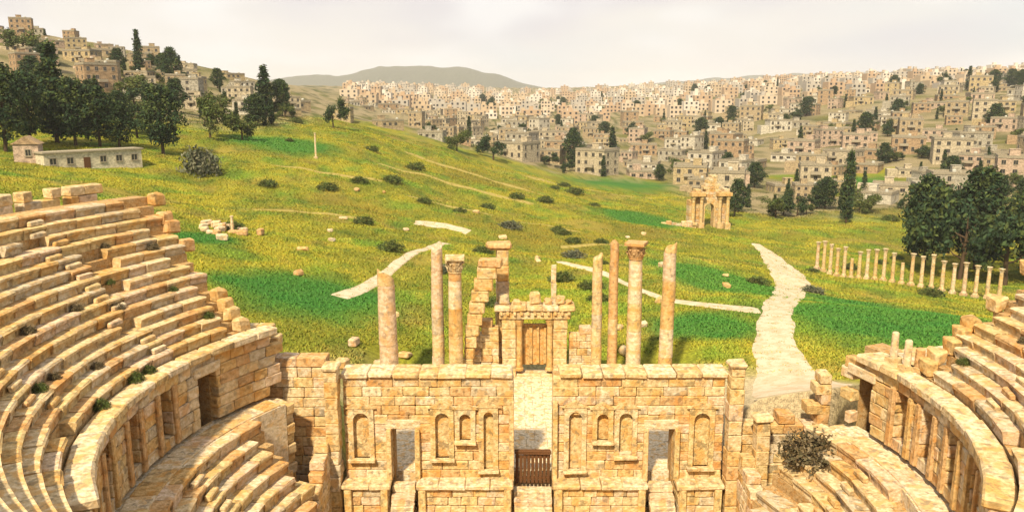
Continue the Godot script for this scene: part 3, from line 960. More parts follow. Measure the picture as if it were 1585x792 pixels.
func theatre_seating() -> void:
	# orchestra floor and stage floor
	var fl := MB.new()
	fl.lathe([[8.6, -0.4], [8.6, 0.0]], 48, Vector3(AX, 0, ZC))
	tag(part("orchestra_floor", fl.mesh(), M.paving, self), "pale paved floor of the orchestra", "floor", "", "structure")
	var ul := seating("upper_seating", -1.0, 15.65, 11.3, 14, 0.432, 0.44, -32.0, 30.0, "upper stone seating tier filling the left edge of the picture", 3.5, [12.0, -14.0])
	var ur := seating("upper_seating", 1.0, 15.65, 11.3, 16, 0.432, 0.44, -32.0, 6.0, "upper stone seating tier at the right edge of the picture", 2.5, [-10.0])
	var ll := seating("lower_seating", -1.0, 7.6, 1.4, 12, 0.53, 0.52, -30.0, 25.0, "lower stone seating below the panelled ring wall on the left", 2.0, [2.0])
	var lr := seating("lower_seating", 1.0, 7.6, 1.4, 12, 0.53, 0.52, -30.0, 23.0, "lower stone seating below the ring wall on the right", 2.0, [4.0])
	# raking parapet along the broken end of each upper tier
	for s in [[ul, -1.0, 30.4], [ur, 1.0, 6.3]]:
		for i in 14:
			if rng.randf() < 0.3: continue
			var f := deg_to_rad(s[2] + rng.randf_range(-0.3, 0.5))
			part("parapet_block", rough_block(0.7, 0.62, 0.5, rng.randi() % 3, 0.06, 0.06), stone([0, 2, 4, 5][rng.randi() % 4]), s[0], pol(s[1], 15.92 + 0.44 * i, f, 11.3 + 0.432 * i + 0.3), pol_basis(s[1], f))
	# ring walls between the tiers, with doors and tall recesses
	for side in [-1.0, 1.0]:
		var hi := 33.0 if side < 0 else 19.0
		var door := 18.6 if side < 0 else 16.6
		var t := thing("ring_wall", Vector3.ZERO, 0, "curved stone wall with doorway and tall recesses between the %s seating tiers" % ("left" if side < 0 else "right"), "wall", "ring walls between the seating tiers")
		var voids := [[door, 1.15, 7.8, 10.25]]
		var rec := [7.5, -2.5, -13.0, -23.0] if side < 0 else [6.5, -0.5, -9.0, -18.0]
		for p in rec: voids.append([p, 0.85, 8.4, 10.7])
		ring_wall(t, side, 15.0, 7.95, 6, 0.5, -34.0, hi, voids)
		# coping
		var f := deg_to_rad(-34.0)
		while f < deg_to_rad(hi - 2.0):
			var L: float = [1.0, 1.2, 1.45][rng.randi() % 3]
			var mid := f + L / 14.85 * 0.5
			part("coping_block", rough_block(L - 0.015, 0.34, 0.85, rng.randi() % 3, 0.05), stone([0, 1, 3, 3, 5][rng.randi() % 5]), t, pol(side, 15.22, mid, 11.15 + rng.randf_range(-0.015, 0.015)), pol_basis(side, mid))
			f += L / 14.85
		# pilasters beside the recesses, of redder stone
		for p in rec:
			for e in [-0.62, 0.62]:
				var ph: float = deg_to_rad(p) + e / 15.0
				part("pilaster", rough_block(0.28, 2.5, 0.2, 0), stones[[2, 4][rng.randi() % 2]], t, pol(side, 14.97, ph, 9.3), pol_basis(side, ph))
		# solid rubble behind, leaving the door passage open
		var m := MB.new()
		var full := PackedVector2Array([Vector2(15.48, 0.0), Vector2(15.48, 10.95), Vector2(17.2, 10.95), Vector2(17.2, 0.0)])
		var over := PackedVector2Array([Vector2(15.48, 10.3), Vector2(15.48, 10.95), Vector2(17.2, 10.95), Vector2(17.2, 10.3)])
		var dw := 0.62 / 15.0
		arc_solid(m, full, side, deg_to_rad(-90), deg_to_rad(door) - dw)
		arc_solid(m, full, side, deg_to_rad(door) + dw, deg_to_rad(hi))
		arc_solid(m, over, side, deg_to_rad(door) - dw, deg_to_rad(door) + dw)
		arc_solid(m, PackedVector2Array([Vector2(16.9, 0.0), Vector2(16.9, 10.95), Vector2(18.0, 10.95), Vector2(18.0, 0.0)]), side, deg_to_rad(door) - 0.12, deg_to_rad(door) + 0.12)
		part("rubble_core", m.mesh(), M.core, t)
		part("lintel", rough_block(1.7, 0.45, 0.6, 1, 0.04), stones[3], t, pol(side, 15.2, deg_to_rad(door), 10.48), pol_basis(side, deg_to_rad(door)))
		# walkway at the foot of the wall
		var wk := MB.new()
		arc_solid(wk, PackedVector2Array([Vector2(13.9, 0.0), Vector2(13.9, 7.76), Vector2(15.5, 7.76), Vector2(15.5, 0.0)]), side, deg_to_rad(-90), deg_to_rad(hi))
		part("walkway", wk.mesh(), M.paving, t)
		var ef := deg_to_rad(hi) + 0.3 / 14.7
		for k in 15:
			for j in 2:
				part("end_block", rough_block(0.5, 0.5, 0.74, (k + j) % 3), stone(), t, pol(side, (14.28 if j == 0 else 15.03) + (0.12 if k % 2 else 0.0), ef, 0.27 + k * 0.51), pol_basis(side, ef))
		# slabs paving the walkway
		f = deg_to_rad(-34.0)
		while f < deg_to_rad(hi - 3.0):
			part("paving_slab", rough_block(1.05, 0.1, 1.0, rng.randi() % 3, 0.02), stone(), t, pol(side, 14.47, f, 7.79), pol_basis(side, f))
			f += 1.07 / 14.4
	# top walkway behind the upper seats, and the ruined gallery wall on the left
	var tw := MB.new()
	arc_solid(tw, PackedVector2Array([Vector2(21.9, 0.0), Vector2(21.9, 17.15), Vector2(24.0, 17.15), Vector2(24.0, 0.0)]), -1.0, deg_to_rad(-90), deg_to_rad(28))
	arc_solid(tw, PackedVector2Array([Vector2(21.9, 0.0), Vector2(21.9, 17.15), Vector2(24.0, 17.15), Vector2(24.0, 0.0)]), 1.0, deg_to_rad(-90), deg_to_rad(4))
	tag(part("walkway", tw.mesh(), M.core, self), "earth walkway round the top of the seating", "path", "", "structure")
	var g := thing("gallery_wall", Vector3.ZERO, 0, "ruined stone wall with gaps behind the top row of left seats", "wall")
	ring_wall(g, -1.0, 23.4, 17.1, 2, 0.48, 6.0, 25.5, [[11.0, 0.7, 17.5, 19.0], [15.6, 0.5, 17.2, 19.0], [18.6, 0.9, 17.5, 19.0], [21.8, 0.45, 17.0, 19.0]], 0.6)
	# flat broken platform over the side passage on the right
	var pf := thing("passage_platform", Vector3.ZERO, 0, "flat broken stone platform over the right side passage, with stub pillars", "platform")
	var pm := MB.new()
	arc_solid(pm, PackedVector2Array([Vector2(17.2, 0.0), Vector2(17.2, 10.8), Vector2(21.0, 10.8), Vector2(21.0, 0.0)]), 1.0, deg_to_rad(6.0), deg_to_rad(20.5))
	part("rubble_core", pm.mesh(), M.paving, pf)
	for k in 26:
		var r := rng.randf_range(16.2, 20.4); var ph := deg_to_rad(rng.randf_range(8.0, 19.5))
		part("paving_slab", rough_block(rng.randf_range(0.6, 1.2), 0.14, rng.randf_range(0.5, 0.9), k % 3, 0.03), stone(), pf, pol(1.0, r, ph, (10.95 if r < 17.2 else 10.82) + 0.06 + 0.003 * k), pol_basis(1.0, ph + rng.randf_range(-0.2, 0.2)))
	for q in [[15.6, 12.6, 1.3, 0.16, "slim pale stub pillar left of the pair on the right platform"], [15.5, 9.0, 1.25, 0.16, "slim pale stub pillar right of the pair on the right platform"], [15.9, 8.2, 0.95, 0.2, "short orange stone stump beside the right stub pillar"]]:
		var pt := thing("stub_pillar", pol(1.0, q[0], deg_to_rad(q[1]), 11.3), 0.3, q[4], "pillar", "stub pillars on the right platform")
		var bm := MB.new(); bm.box(Vector3(-q[3] * 1.5, -0.1, -q[3] * 1.5), Vector3(q[3] * 1.5, 0.18, q[3] * 1.5))
		part("base", bm.mesh(), stones[0], pt)
		var sm := MB.new(); sm.lathe([[q[3], 0.18], [q[3] * 0.96, q[2] * 0.6], [q[3] * 0.9, q[2] - 0.05], [q[3] * 0.6, q[2]]], 12)
		part("shaft", sm.mesh(), stones[4] if q[3] > 0.18 else stones[3], pt)

func stage() -> void:
	var z := -38.0
	# floor of the stage, in front of the wall
	var sf := MB.new()
	sf.box(Vector3(-8.8, -0.4, -38.9), Vector3(10.9, 1.2, -33.5))
	tag(part("stage_floor", sf.mesh(), M.paving, self), "stone stage floor in front of the niched wall", "floor", "", "structure")
	var yard := MB.new()
	yard.box(Vector3(-8.6, 1.5, -54.8), Vector3(10.6, 3.2, -38.9))
	var yf := part("yard_floor", yard.mesh(), M.paving, self)
	tag(yf, "pale paved yard behind the stage wall", "floor", "", "structure")
	for i in 9:
		for j in 12:
			part("paving_slab", rough_block(1.18, 0.1, 1.18, (i + j) % 3, 0.02, 0.012), M.paving, yf, Vector3(-4.6 + i * 1.2 + (0.5 if j % 2 else 0.0), 3.22, -39.7 - j * 1.2))
	# the wall
	var w := thing("stage_wall", Vector3.ZERO, 0, "long golden stone stage wall with arched niches and three doorways", "wall")
	var doors := [[-6.04, -4.87], [0.1, 2.02], [6.85, 8.16]]
	var niches := [[-7.55, 0.85, 4.35, 6.75], [-3.5, 0.75, 4.35, 6.75], [-2.35, 0.62, 5.3, 6.7], [-1.18, 0.55, 3.75, 6.8], [3.17, 0.7, 3.75, 6.8], [4.54, 0.62, 5.3, 6.7], [5.7, 0.72, 4.5, 6.75], [9.5, 0.85, 3.9, 6.75]]
	var voids := [[-6.04, -4.87, 3.0, 5.9], [0.1, 2.02, 3.0, 12.0], [6.85, 8.16, 3.0, 5.9]]
	for n in niches: voids.append([n[0] - n[1] * 0.5, n[0] + n[1] * 0.5, n[2], n[3]])
	flat_wall(w, "wall_block", -8.4, 10.6, 3.2, func(_x): return 8.62, 0.49, z, 0.5, voids, 0.75, 1.35)
	# solid core behind the facing
	var cm := MB.new()
	var zz := [-38.46, -39.3]
	var xs := [-8.4, -6.0, -4.9, 0.06, 2.06, 6.88, 8.13, 10.6]
	for i in [0, 2, 4, 6]: cm.box(Vector3(xs[i], 1.2, zz[1]), Vector3(xs[i + 1], 8.5, zz[0]))
	for i in [1, 5]: cm.box(Vector3(xs[i], 5.92, zz[1]), Vector3(xs[i + 1], 8.5, zz[0]))
	part("rubble_core", cm.mesh(), M.core, w)
	for i in [0, 2]: part("lintel", rough_block(1.75, 0.5, 0.62, i, 0.03), stones[3], w, Vector3((doors[i][0] + doors[i][1]) * 0.5, 6.13, z - 0.28))
	for i in 3:
		for e in 2:
			part("door_jamb", rough_block(0.24, 2.7 if i != 1 else 4.2, 0.34, 0, 0.02), stones[[0, 5][e]], w, Vector3(doors[i][e] + (-0.13 if e == 0 else 0.13), 3.2 + (1.35 if i != 1 else 2.1), z + 0.06))
	# niche frames: an arched slab round each niche, and its sill
	for n in niches:
		var m := MB.new()
		m.extrude(arch_poly(n[1] + 0.42, n[3] - n[2] + 0.25, n[1] - 0.06, n[3] - n[2] + 0.02), 0.16)
		var fr := part("niche_frame", m.mesh(), stones[[0, 1, 5][rng.randi() % 3]], w, Vector3(n[0], n[2], z + 0.11))
		part("niche_back", rough_block(n[1] + 0.06, n[3] - n[2] + 0.06, 0.24, 0, 0.01, 0.01), stones[[2, 5, 0][rng.randi() % 3]], fr, Vector3(0, (n[3] - n[2]) * 0.5, -0.42))
		part("sill", rough_block(n[1] + 0.5, 0.16, 0.36, 1, 0.02), stones[1], fr, Vector3(0, -0.08, 0.02))
		if true:
			var pd := MB.new()
			pd.extrude(PackedVector2Array([Vector2(-n[1]*0.5 - 0.35, 0), Vector2(0, 0.38), Vector2(n[1]*0.5 + 0.35, 0)]), 0.22)
			part("pediment", pd.mesh(), stones[0], fr, Vector3(0, n[3] - n[2] + 0.26, 0.03))
	# coping
	var x := -8.5
	while x < 10.6:
		var L := rng.randf_range(0.9, 1.5)
		if not (x + L * 0.5 > -0.2 and x + L * 0.5 < 2.3):
			part("coping_block", rough_block(L - 0.02, 0.26, 1.5, rng.randi() % 3, 0.04), stones[[0, 1, 3, 5][rng.randi() % 4]], w, Vector3(x + L * 0.5, 8.72 + rng.randf_range(-0.02, 0.02), z - 0.6))
		x += L
	# podium under each stretch of wall, with a projecting ledge
	for p in [[-8.4, -6.15], [-4.7, 0.0], [2.12, 6.7], [8.3, 10.5]]:
		flat_wall(w, "podium_block", p[0], p[1], 1.2, func(_x): return 3.1, 0.46, z + 0.75, 0.8, [], 0.6, 1.1)
		var lx: float = p[0] - 0.08
		while lx < p[1] - 0.1:
			var L: float = minf(rng.randf_range(1.0, 1.6), p[1] + 0.08 - lx)
			if p[1] + 0.08 - lx - L < 0.5: L = p[1] + 0.08 - lx
			part("ledge_block", rough_block(L - 0.015, 0.24, 1.05, rng.randi() % 3, 0.035), stones[[0, 1, 3][rng.randi() % 3]], w, Vector3(lx + L * 0.5, 3.18, z + 0.43))
			lx += L
		for e in 2: part("podium_pier", rough_block(0.36, 1.9, 0.2, e, 0.02), stones[5], w, Vector3(p[e] + (0.22 if e == 0 else -0.22), 2.1, z + 0.84))
	# steps up to each doorway
	for i in 3:
		var st := thing("door_steps", Vector3((doors[i][0] + doors[i][1]) * 0.5, 1.2, z), 0, "stone steps up to the %s doorway of the stage wall" % ["left", "central", "right"][i], "steps", "steps to the stage doorways")
		for k in 5: part("step", rough_block(doors[i][1] - doors[i][0] - 0.04, 0.3 if i == 1 else 0.36, 0.62, k % 3, 0.02), stones[6 if k % 2 else 3], st, Vector3(0, (0.15 if i == 1 else 0.18) + k * (0.3 if i == 1 else 0.36), 1.75 - k * 0.42))
	# timber gate in the middle opening
	var gt := thing("timber_gate", Vector3(1.06, 2.72, z - 0.45), 0, "dark brown timber board gate closing the middle opening", "gate")
	for k in 9:
		part("board", rough_block(0.17, 1.55 + rng.randf_range(-0.05, 0.05), 0.05, k % 3, 0.01, 0.006), M.wood, gt, Vector3(-0.8 + k * 0.2, 0.82, 0))
	for y in [0.3, 1.45]: part("rail", rough_block(1.82, 0.14, 0.08, 1, 0.01, 0.006), M.wood, gt, Vector3(0, y, -0.07))
	part("top_beam", rough_block(1.86, 0.22, 0.26, 0, 0.02), M.wood, gt, Vector3(0, 1.72, -0.02))
	# end piers
	for q in [[-8.85, 9.15, 0.62, "tall square stone pier at the left end of the stage wall"], [11.0, 9.3, 0.66, "tall square stone pier at the right end of the stage wall"]]:
		var pt := thing("stone_pier", Vector3(q[0], 1.2, z + 0.35), 0, q[3], "pier", "piers at the ends of the stage wall")
		var y := 0.0
		while y < q[1] - 1.2 - 0.3:
			var hh := minf(rng.randf_range(0.55, 0.9), q[1] - 1.2 - y)
			part("pier_block", rough_block(q[2] + rng.randf_range(-0.03, 0.03), hh - 0.01, 0.8, rng.randi() % 3, 0.03), stone(), pt, Vector3(rng.randf_range(-0.02, 0.02), y + hh * 0.5, 0))
			y += hh
		part("cap_block", rough_block(q[2] + 0.2, 0.24, 1.0, 1, 0.05), stones[1], pt, Vector3(0, y + 0.12, 0))
	# pillar on the right with its own cap
	var pp := thing("square_pillar", Vector3(12.1, 1.0, -36.7), 0.08, "free-standing square pillar with wide cap right of the stage wall", "pillar")
	var py := 0.0
	while py < 5.9:
		part("pillar_block", rough_block(0.66, 0.73, 0.66, rng.randi() % 3, 0.04), stones[[0, 5, 1][rng.randi() % 3]], pp, Vector3(rng.randf_range(-0.02, 0.02), py + 0.37, 0))
		py += 0.74
	part("cap_block", rough_block(0.9, 0.28, 0.9, 0, 0.06), stones[1], pp, Vector3(0, py + 0.14, 0))
	# side walls of the stage building
	var vl := thing("side_wall", Vector3.ZERO, 0, "jagged broken stone wall between the left seats and the stage wall", "wall", "side walls of the stage")
	flat_wall(vl, "wall_block", -13.6, -9.25, 1.2, func(q: float) -> float: return 8.7 + 2.0 * smoothstep(-9.0, -12.0, q) + 1.1 * sin(q * 3.7) * sin(q * 1.3 + 1.0), 0.52, -38.3, 0.9, [], 0.7, 1.2)
	var vr := thing("side_wall", Vector3.ZERO, 0, "low pale stone wall between the stage wall and the right seats", "wall", "side walls of the stage")
	flat_wall(vr, "wall_block", 11.4, 15.8, 1.0, func(q: float) -> float: return 6.5 + 0.6 * sin(q * 2.9) + 1.9 * smoothstep(14.0, 15.6, q), 0.52, -37.8, 0.9, [], 0.7, 1.2)
	# return wall running forward on the left, beside the lower seats
	var rl := thing("return_wall", Vector3(-9.35, 1.2, -37.6), -PI / 2, "yellow stone return wall ending the lower left seats", "wall", "return walls by the lower seats")
	flat_wall(rl, "wall_block", 0.0, 3.6, 0.0, func(q: float) -> float: return 4.9 - q * 0.75, 0.48, 0.4, 0.7, [], 0.6, 1.0)
	var rr := thing("return_wall", Vector3(11.6, 1.2, -37.2), -PI / 2, "yellow stone return wall ending the lower right seats", "wall", "return walls by the lower seats")
	flat_wall(rr, "wall_block", 0.0, 3.2, 0.0, func(q: float) -> float: return 4.4 - q * 0.75, 0.48, 0.4, 0.7, [], 0.6, 1.0)

func ruins_behind() -> void:
	var zc := -52.5
	var gy := 3.2
	var G := "standing columns behind the stage wall"
	# x, distance, height, radius, whole, stone, lean
	for q in [
		[-8.2, 51.5, 7.6, 0.62, false, 6, Vector2(0.012, 0), "thick broken column with slanting top, leftmost behind the stage wall"],
		[-5.0, 52.5, 9.3, 0.42, false, 6, Vector2(-0.004, 0), "pinkish slim column, left one of the close pair"],
		[-3.75, 51.8, 8.8, 0.48, true, 0, Vector2(0.004, 0), "golden column with capital, right one of the close left pair"],
		[5.65, 52.0, 8.7, 0.36, false, 5, Vector2(0, 0), "slim dull-gold column nearest the shrine on its right"],
		[6.75, 52.2, 9.6, 0.33, false, 4, Vector2(0.002, 0), "slim reddish column second to the right of the shrine"],
		[8.15, 52.0, 9.7, 0.50, true, 3, Vector2(0, 0), "thick cream column with capital right of the shrine"],
		[10.25, 51.6, 9.4, 0.46, false, 2, Vector2(0.012, 0), "orange weathered column, rightmost behind the stage wall"]]:
		column("column", Vector3(q[0], gy + 0.0, -q[1]), q[2], q[3], q[4], q[5], q[6], q[7], G)
	# shrine-like doorway in the middle
	var t := thing("shrine", Vector3(1.55, gy, -53.6), 0, "golden stone shrine with recessed doorway and broken cornice behind the middle opening", "shrine")
	for s in [-1.0, 1.0]:
		var y := 0.0
		while y < 4.1:
			part("pier_block", rough_block(0.95, 0.68, 1.1, rng.randi() % 3, 0.04), stones[[0, 1, 5][rng.randi() % 3]], t, Vector3(s * 1.75 + rng.randf_range(-0.02, 0.02), y + 0.35, 0))
			y += 0.69
		var cm := MB.new()
		cm.lathe([[0.30, 0], [0.30, 0.15], [0.23, 0.22], [0.2, 3.2], [0.24, 3.25], [0.34, 3.6]], 14)
		part("engaged_column", cm.mesh(), stones[2], t, Vector3(s * 1.05, 0.5, 0.35))
	var bk := MB.new(); bk.box(Vector3(-1.28, 0.7, -0.5), Vector3(1.28, 3.6, -0.2))
	part("back_panel", bk.mesh(), M.rust, t)
	for k in 4: part("panel_rib", rough_block(0.2, 2.6, 0.16, k % 3, 0.02), stones[2], t, Vector3(-0.75 + k * 0.5, 2.1, -0.14))
	part("threshold", rough_block(2.5, 0.3, 0.9, 0, 0.04), stones[1], t, Vector3(0, 0.1, 0.1))
	for k in 4: part("lintel_block", rough_block(1.22, 0.55, 1.3, k % 3, 0.04), stones[[0, 1, 5, 0][k]], t, Vector3(-1.83 + k * 1.22, 4.45, 0))
	for k in 5: part("cornice_block", rough_block(1.08, 0.36, 1.6, k % 3, 0.07), stones[[3, 0, 1, 3, 5][k]], t, Vector3(-2.2 + k * 1.1, 4.92, 0))
	for k in 11: part("dentil", rough_block(0.2, 0.2, 0.2, 0, 0.02), stones[0], t, Vector3(-2.3 + k * 0.46, 4.62, 0.72))
	for q in [[-2.1, 0.7, 0.75], [-1.2, 0.5, 0.35], [0.05, 0.75, 0.85], [0.95, 0.5, 0.4], [1.75, 0.6, 0.55], [2.35, 0.4, 0.3]]:
		part("finial_stone", rough_block(q[1], q[2], 0.6, rng.randi() % 3, 0.09, 0.06), stone(), t, Vector3(q[0], 5.09 + q[2] * 0.5, 0))
	# stump of a column on the shrine's left, thin post on its right
	var st := thing("pillar_stump", Vector3(-0.65, gy, -54.6), 0.1, "orange pillar fragment rising behind the shrine's left shoulder", "pillar")
	for k in 8: part("pillar_block", rough_block(0.95 - k * 0.02, 1.08, 0.95, k % 3, 0.05), stones[[0, 6, 2, 0][k % 4]], st, Vector3(rng.randf_range(-0.03, 0.03), k * 1.09 + 0.55, 0))
	part("cap_block", rough_block(1.7, 0.5, 1.1, 1, 0.1, 0.06), stones[4], st, Vector3(-0.25, 8.98, 0))
	var tp := thing("thin_post", Vector3(2.9, gy, -54.8), 0, "thin pale stone post behind the shrine's right shoulder", "post")
	for k in 6: part("post_block", rough_block(0.36, 1.25, 0.36, k % 3, 0.03), stones[3], tp, Vector3(rng.randf_range(-0.015, 0.015), k * 1.26 + 0.63, 0))
	# flanking walls
	var fw := thing("flanking_wall", Vector3.ZERO, 0, "broken golden wall left of the shrine", "wall", "walls beside the shrine")
	flat_wall(fw, "wall_block", -3.0, -0.9, gy, func(q: float) -> float: return 6.7 + 0.6 * sin(q * 3.0 + 1.0), 0.5, -53.3, 0.9, [], 0.6, 1.0)
	fw = thing("flanking_wall", Vector3.ZERO, 0, "broken golden wall right of the shrine", "wall", "walls beside the shrine")
	flat_wall(fw, "wall_block", 3.95, 6.1, gy, func(q: float) -> float: return 6.8 + 0.4 * sin(q * 4.0), 0.5, -53.3, 0.9, [], 0.5, 0.9)
	# leaning fragment between the left pair and the stump
	var lf := thing("arch_fragment", Vector3(-3.1, gy, -52.6), 0, "slanting broken arch springer beside the close left pair of columns", "wall")
	for k in 10:
		var ww := 0.55 + 0.085 * k
		part("arch_block", rough_block(ww, 0.78, 0.8, k % 3, 0.05, 0.03), stones[[0, 5, 2][k % 3]], lf, Vector3(0.1 + 0.012 * k * k + ww * 0.5 - 0.3, k * 0.79 + 0.4, 0))
	part("beam_block", rough_block(1.6, 0.62, 0.8, 0, 0.07, 0.05), stones[4], lf, Vector3(1.65, 8.2, 0))
	# low plinths and fallen pieces round the columns
	var spots := []
	for k in 46:
		var x := rng.randf_range(-11.0, 12.5)
		var D := rng.randf_range(50.0, 57.0)
		if k < 16: x = rng.randf_range(-12.5, -7.5); D = rng.randf_range(48.0, 56.0)
		var ok := true
		for s in spots:
			if s.distance_to(Vector2(x, D)) < 1.2: ok = false
		for c in [[-8.2,51.5],[-5.0,52.5],[-3.75,51.8],[5.65,52.0],[6.75,52.2],[8.15,52.0],[10.25,51.6],[-0.65,54.6],[2.9,54.8],[-3.0,52.6],[-2.0,52.8]]:
			if Vector2(c[0], c[1]).distance_to(Vector2(x, D)) < 1.25: ok = false
		if absf(x - 1.3) < 4.6: ok = false
		if not ok: continue
		spots.append(Vector2(x, D))
		var on_yard := x > -8.6 and x < 10.6 and D < 54.8
		var y := 3.26 if on_yard else ground_y(x, -D)
		fallen(x, y, D, k)

func fallen(x: float, y: float, D: float, k: int) -> void:
	var where := "left of the stage columns" if x < -7 else ("right of the shrine" if x > 5 else "beside the shrine")
	if k % 4 == 0:
		var m := MB.new()
		var r := rng.randf_range(0.3, 0.45)
		m.lathe([[r - 0.04, -0.55], [r, -0.5], [r, 0.5], [r - 0.04, 0.55]], 14)
		var o := part("fallen_drum", m.mesh(), stone(), self, Vector3(x, y + r - 0.03, -D), Basis(Vector3.UP, rng.randf() * 3.0) * Basis(Vector3.RIGHT, PI / 2))
		tag(o, "fallen column drum lying on the ground %s" % where, "stone", "fallen column drums")
		doubles.append([o, "fallen column drum lying on the ground %s" % where, x / D])
	else:
		var hh := rng.randf_range(0.35, 0.8)
		var o := part("fallen_stone", rough_block(rng.randf_range(0.6, 1.2), hh, rng.randf_range(0.5, 0.8), k % 3, 0.07, 0.05), stone(), self, Vector3(x, y + hh * 0.5 - 0.05, -D), Basis(Vector3.UP, rng.randf() * 3.0))
		tag(o, "loose weathered stone block on the ground %s" % where, "stone", "fallen stone blocks")
		doubles.append([o, "loose weathered stone block on the ground %s" % where, x / D])

func gateway() -> void:
	var x := 43.4; var D := 176.0
	var t := thing("gateway", ground_at(x, D), 0.12, "orange ruined stone gateway with arch and columns at the end of the path", "gateway")
	flat_wall(t, "wall_block", -4.5, 4.5, -0.6, func(q: float) -> float: return 8.3 + 1.2 * sin(q * 1.9 + 0.6) + (3.0 if absf(q - 0.4) < 1.5 else 0.0) - 0.25 * absf(q), 0.6, 0.0, 2.2, [[-1.35, 1.35, -2.0, 5.4]], 0.8, 1.4)
	var m := MB.new()
	m.extrude(arch_poly(2.9, 6.1, 2.1, 5.3, -0.6), 1.9)
	part("arch_frame", m.mesh(), stones[0], t, Vector3(0, 0, 0.12))
	for s in [-1.0, 1.0]:
		for q in [2.1, 3.9]:
			var c := MB.new()
			c.box(Vector3(-0.6, -1.0, -0.5), Vector3(0.6, 1.0, 0.6))
			c.lathe([[0.5, 1.0], [0.42, 1.25], [0.38, 6.2], [0.5, 6.3], [0.62, 7.0]], 12)
			part("engaged_column", c.mesh(), stones[[0, 5][int(q > 3)]], t, Vector3(s * q, 0, 0.75))
		var cn := MB.new(); cn.box(Vector3(-1.6, 7.0, -0.1), Vector3(1.6, 7.7, 1.5))
		part("cornice", cn.mesh(), stones[2], t, Vector3(s * 3.0, 0, 0))
	var w := thing("low_wall", ground_at(36.5, 174.0), 0.1, "low rubble wall left of the gateway", "wall")
	for k in 7:
		part("wall_block", rough_block(1.15, 1.2 + 0.6 * sin(k * 1.7), 0.9, k % 3, 0.1, 0.06), stone(), w, Vector3(-3.5 + k * 1.15, 0.3, 0))

func colonnade() -> void:
	var a := Vector2(51.0, 132.0); var b := Vector2(67.5, 108.6)
	var base := MB.new()
	var shaft := MB.new()
	base.box(Vector3(-0.42, -0.5, -0.42), Vector3(0.42, 0.35, 0.42))
	base.lathe([[0.4, 0.35], [0.42, 0.45], [0.32, 0.6]], 12)
	shaft.lathe([[0.31, 0.6], [0.30, 2.0], [0.26, 3.7]], 12)
	var bm := base.mesh(); var sm := shaft.mesh()
	var cap := capital_mesh(0.26)
	for i in 21:
		var f := i / 20.0
		var p := a.lerp(b, f) + Vector2(sin(f * PI) * -1.6, sin(f * PI) * -1.0)
		var where := "far end, nearest the gateway" if i == 0 else ("near end, by the right seats" if i == 20 else "column %s of the row counted from the gateway end" % ["", "second", "third", "fourth", "fifth", "sixth", "seventh", "eighth", "ninth", "tenth", "eleventh", "twelfth", "thirteenth", "fourteenth", "fifteenth", "sixteenth", "seventeenth", "eighteenth", "nineteenth", "twentieth"][i])
		var t := thing("colonnade_column", ground_at(p.x, p.y), rng.randf(), "pale stone colonnade column on the green slope, %s" % where, "column", "colonnade along the right of the field")
		var s := rng.randf_range(0.92, 1.08) * (0.8 if i in [5, 11] else 1.0)
		t.scale = Vector3(0.9, s * 1.12, 0.9)
		var k := stones[[0, 3, 1, 6, 5][rng.randi() % 5]] as Material
		part("base", bm, k, t)
		part("shaft", sm, k, t)
		if not (i in [5, 11]): part("capital", cap, stones[3], t, Vector3(0, 3.7, 0))

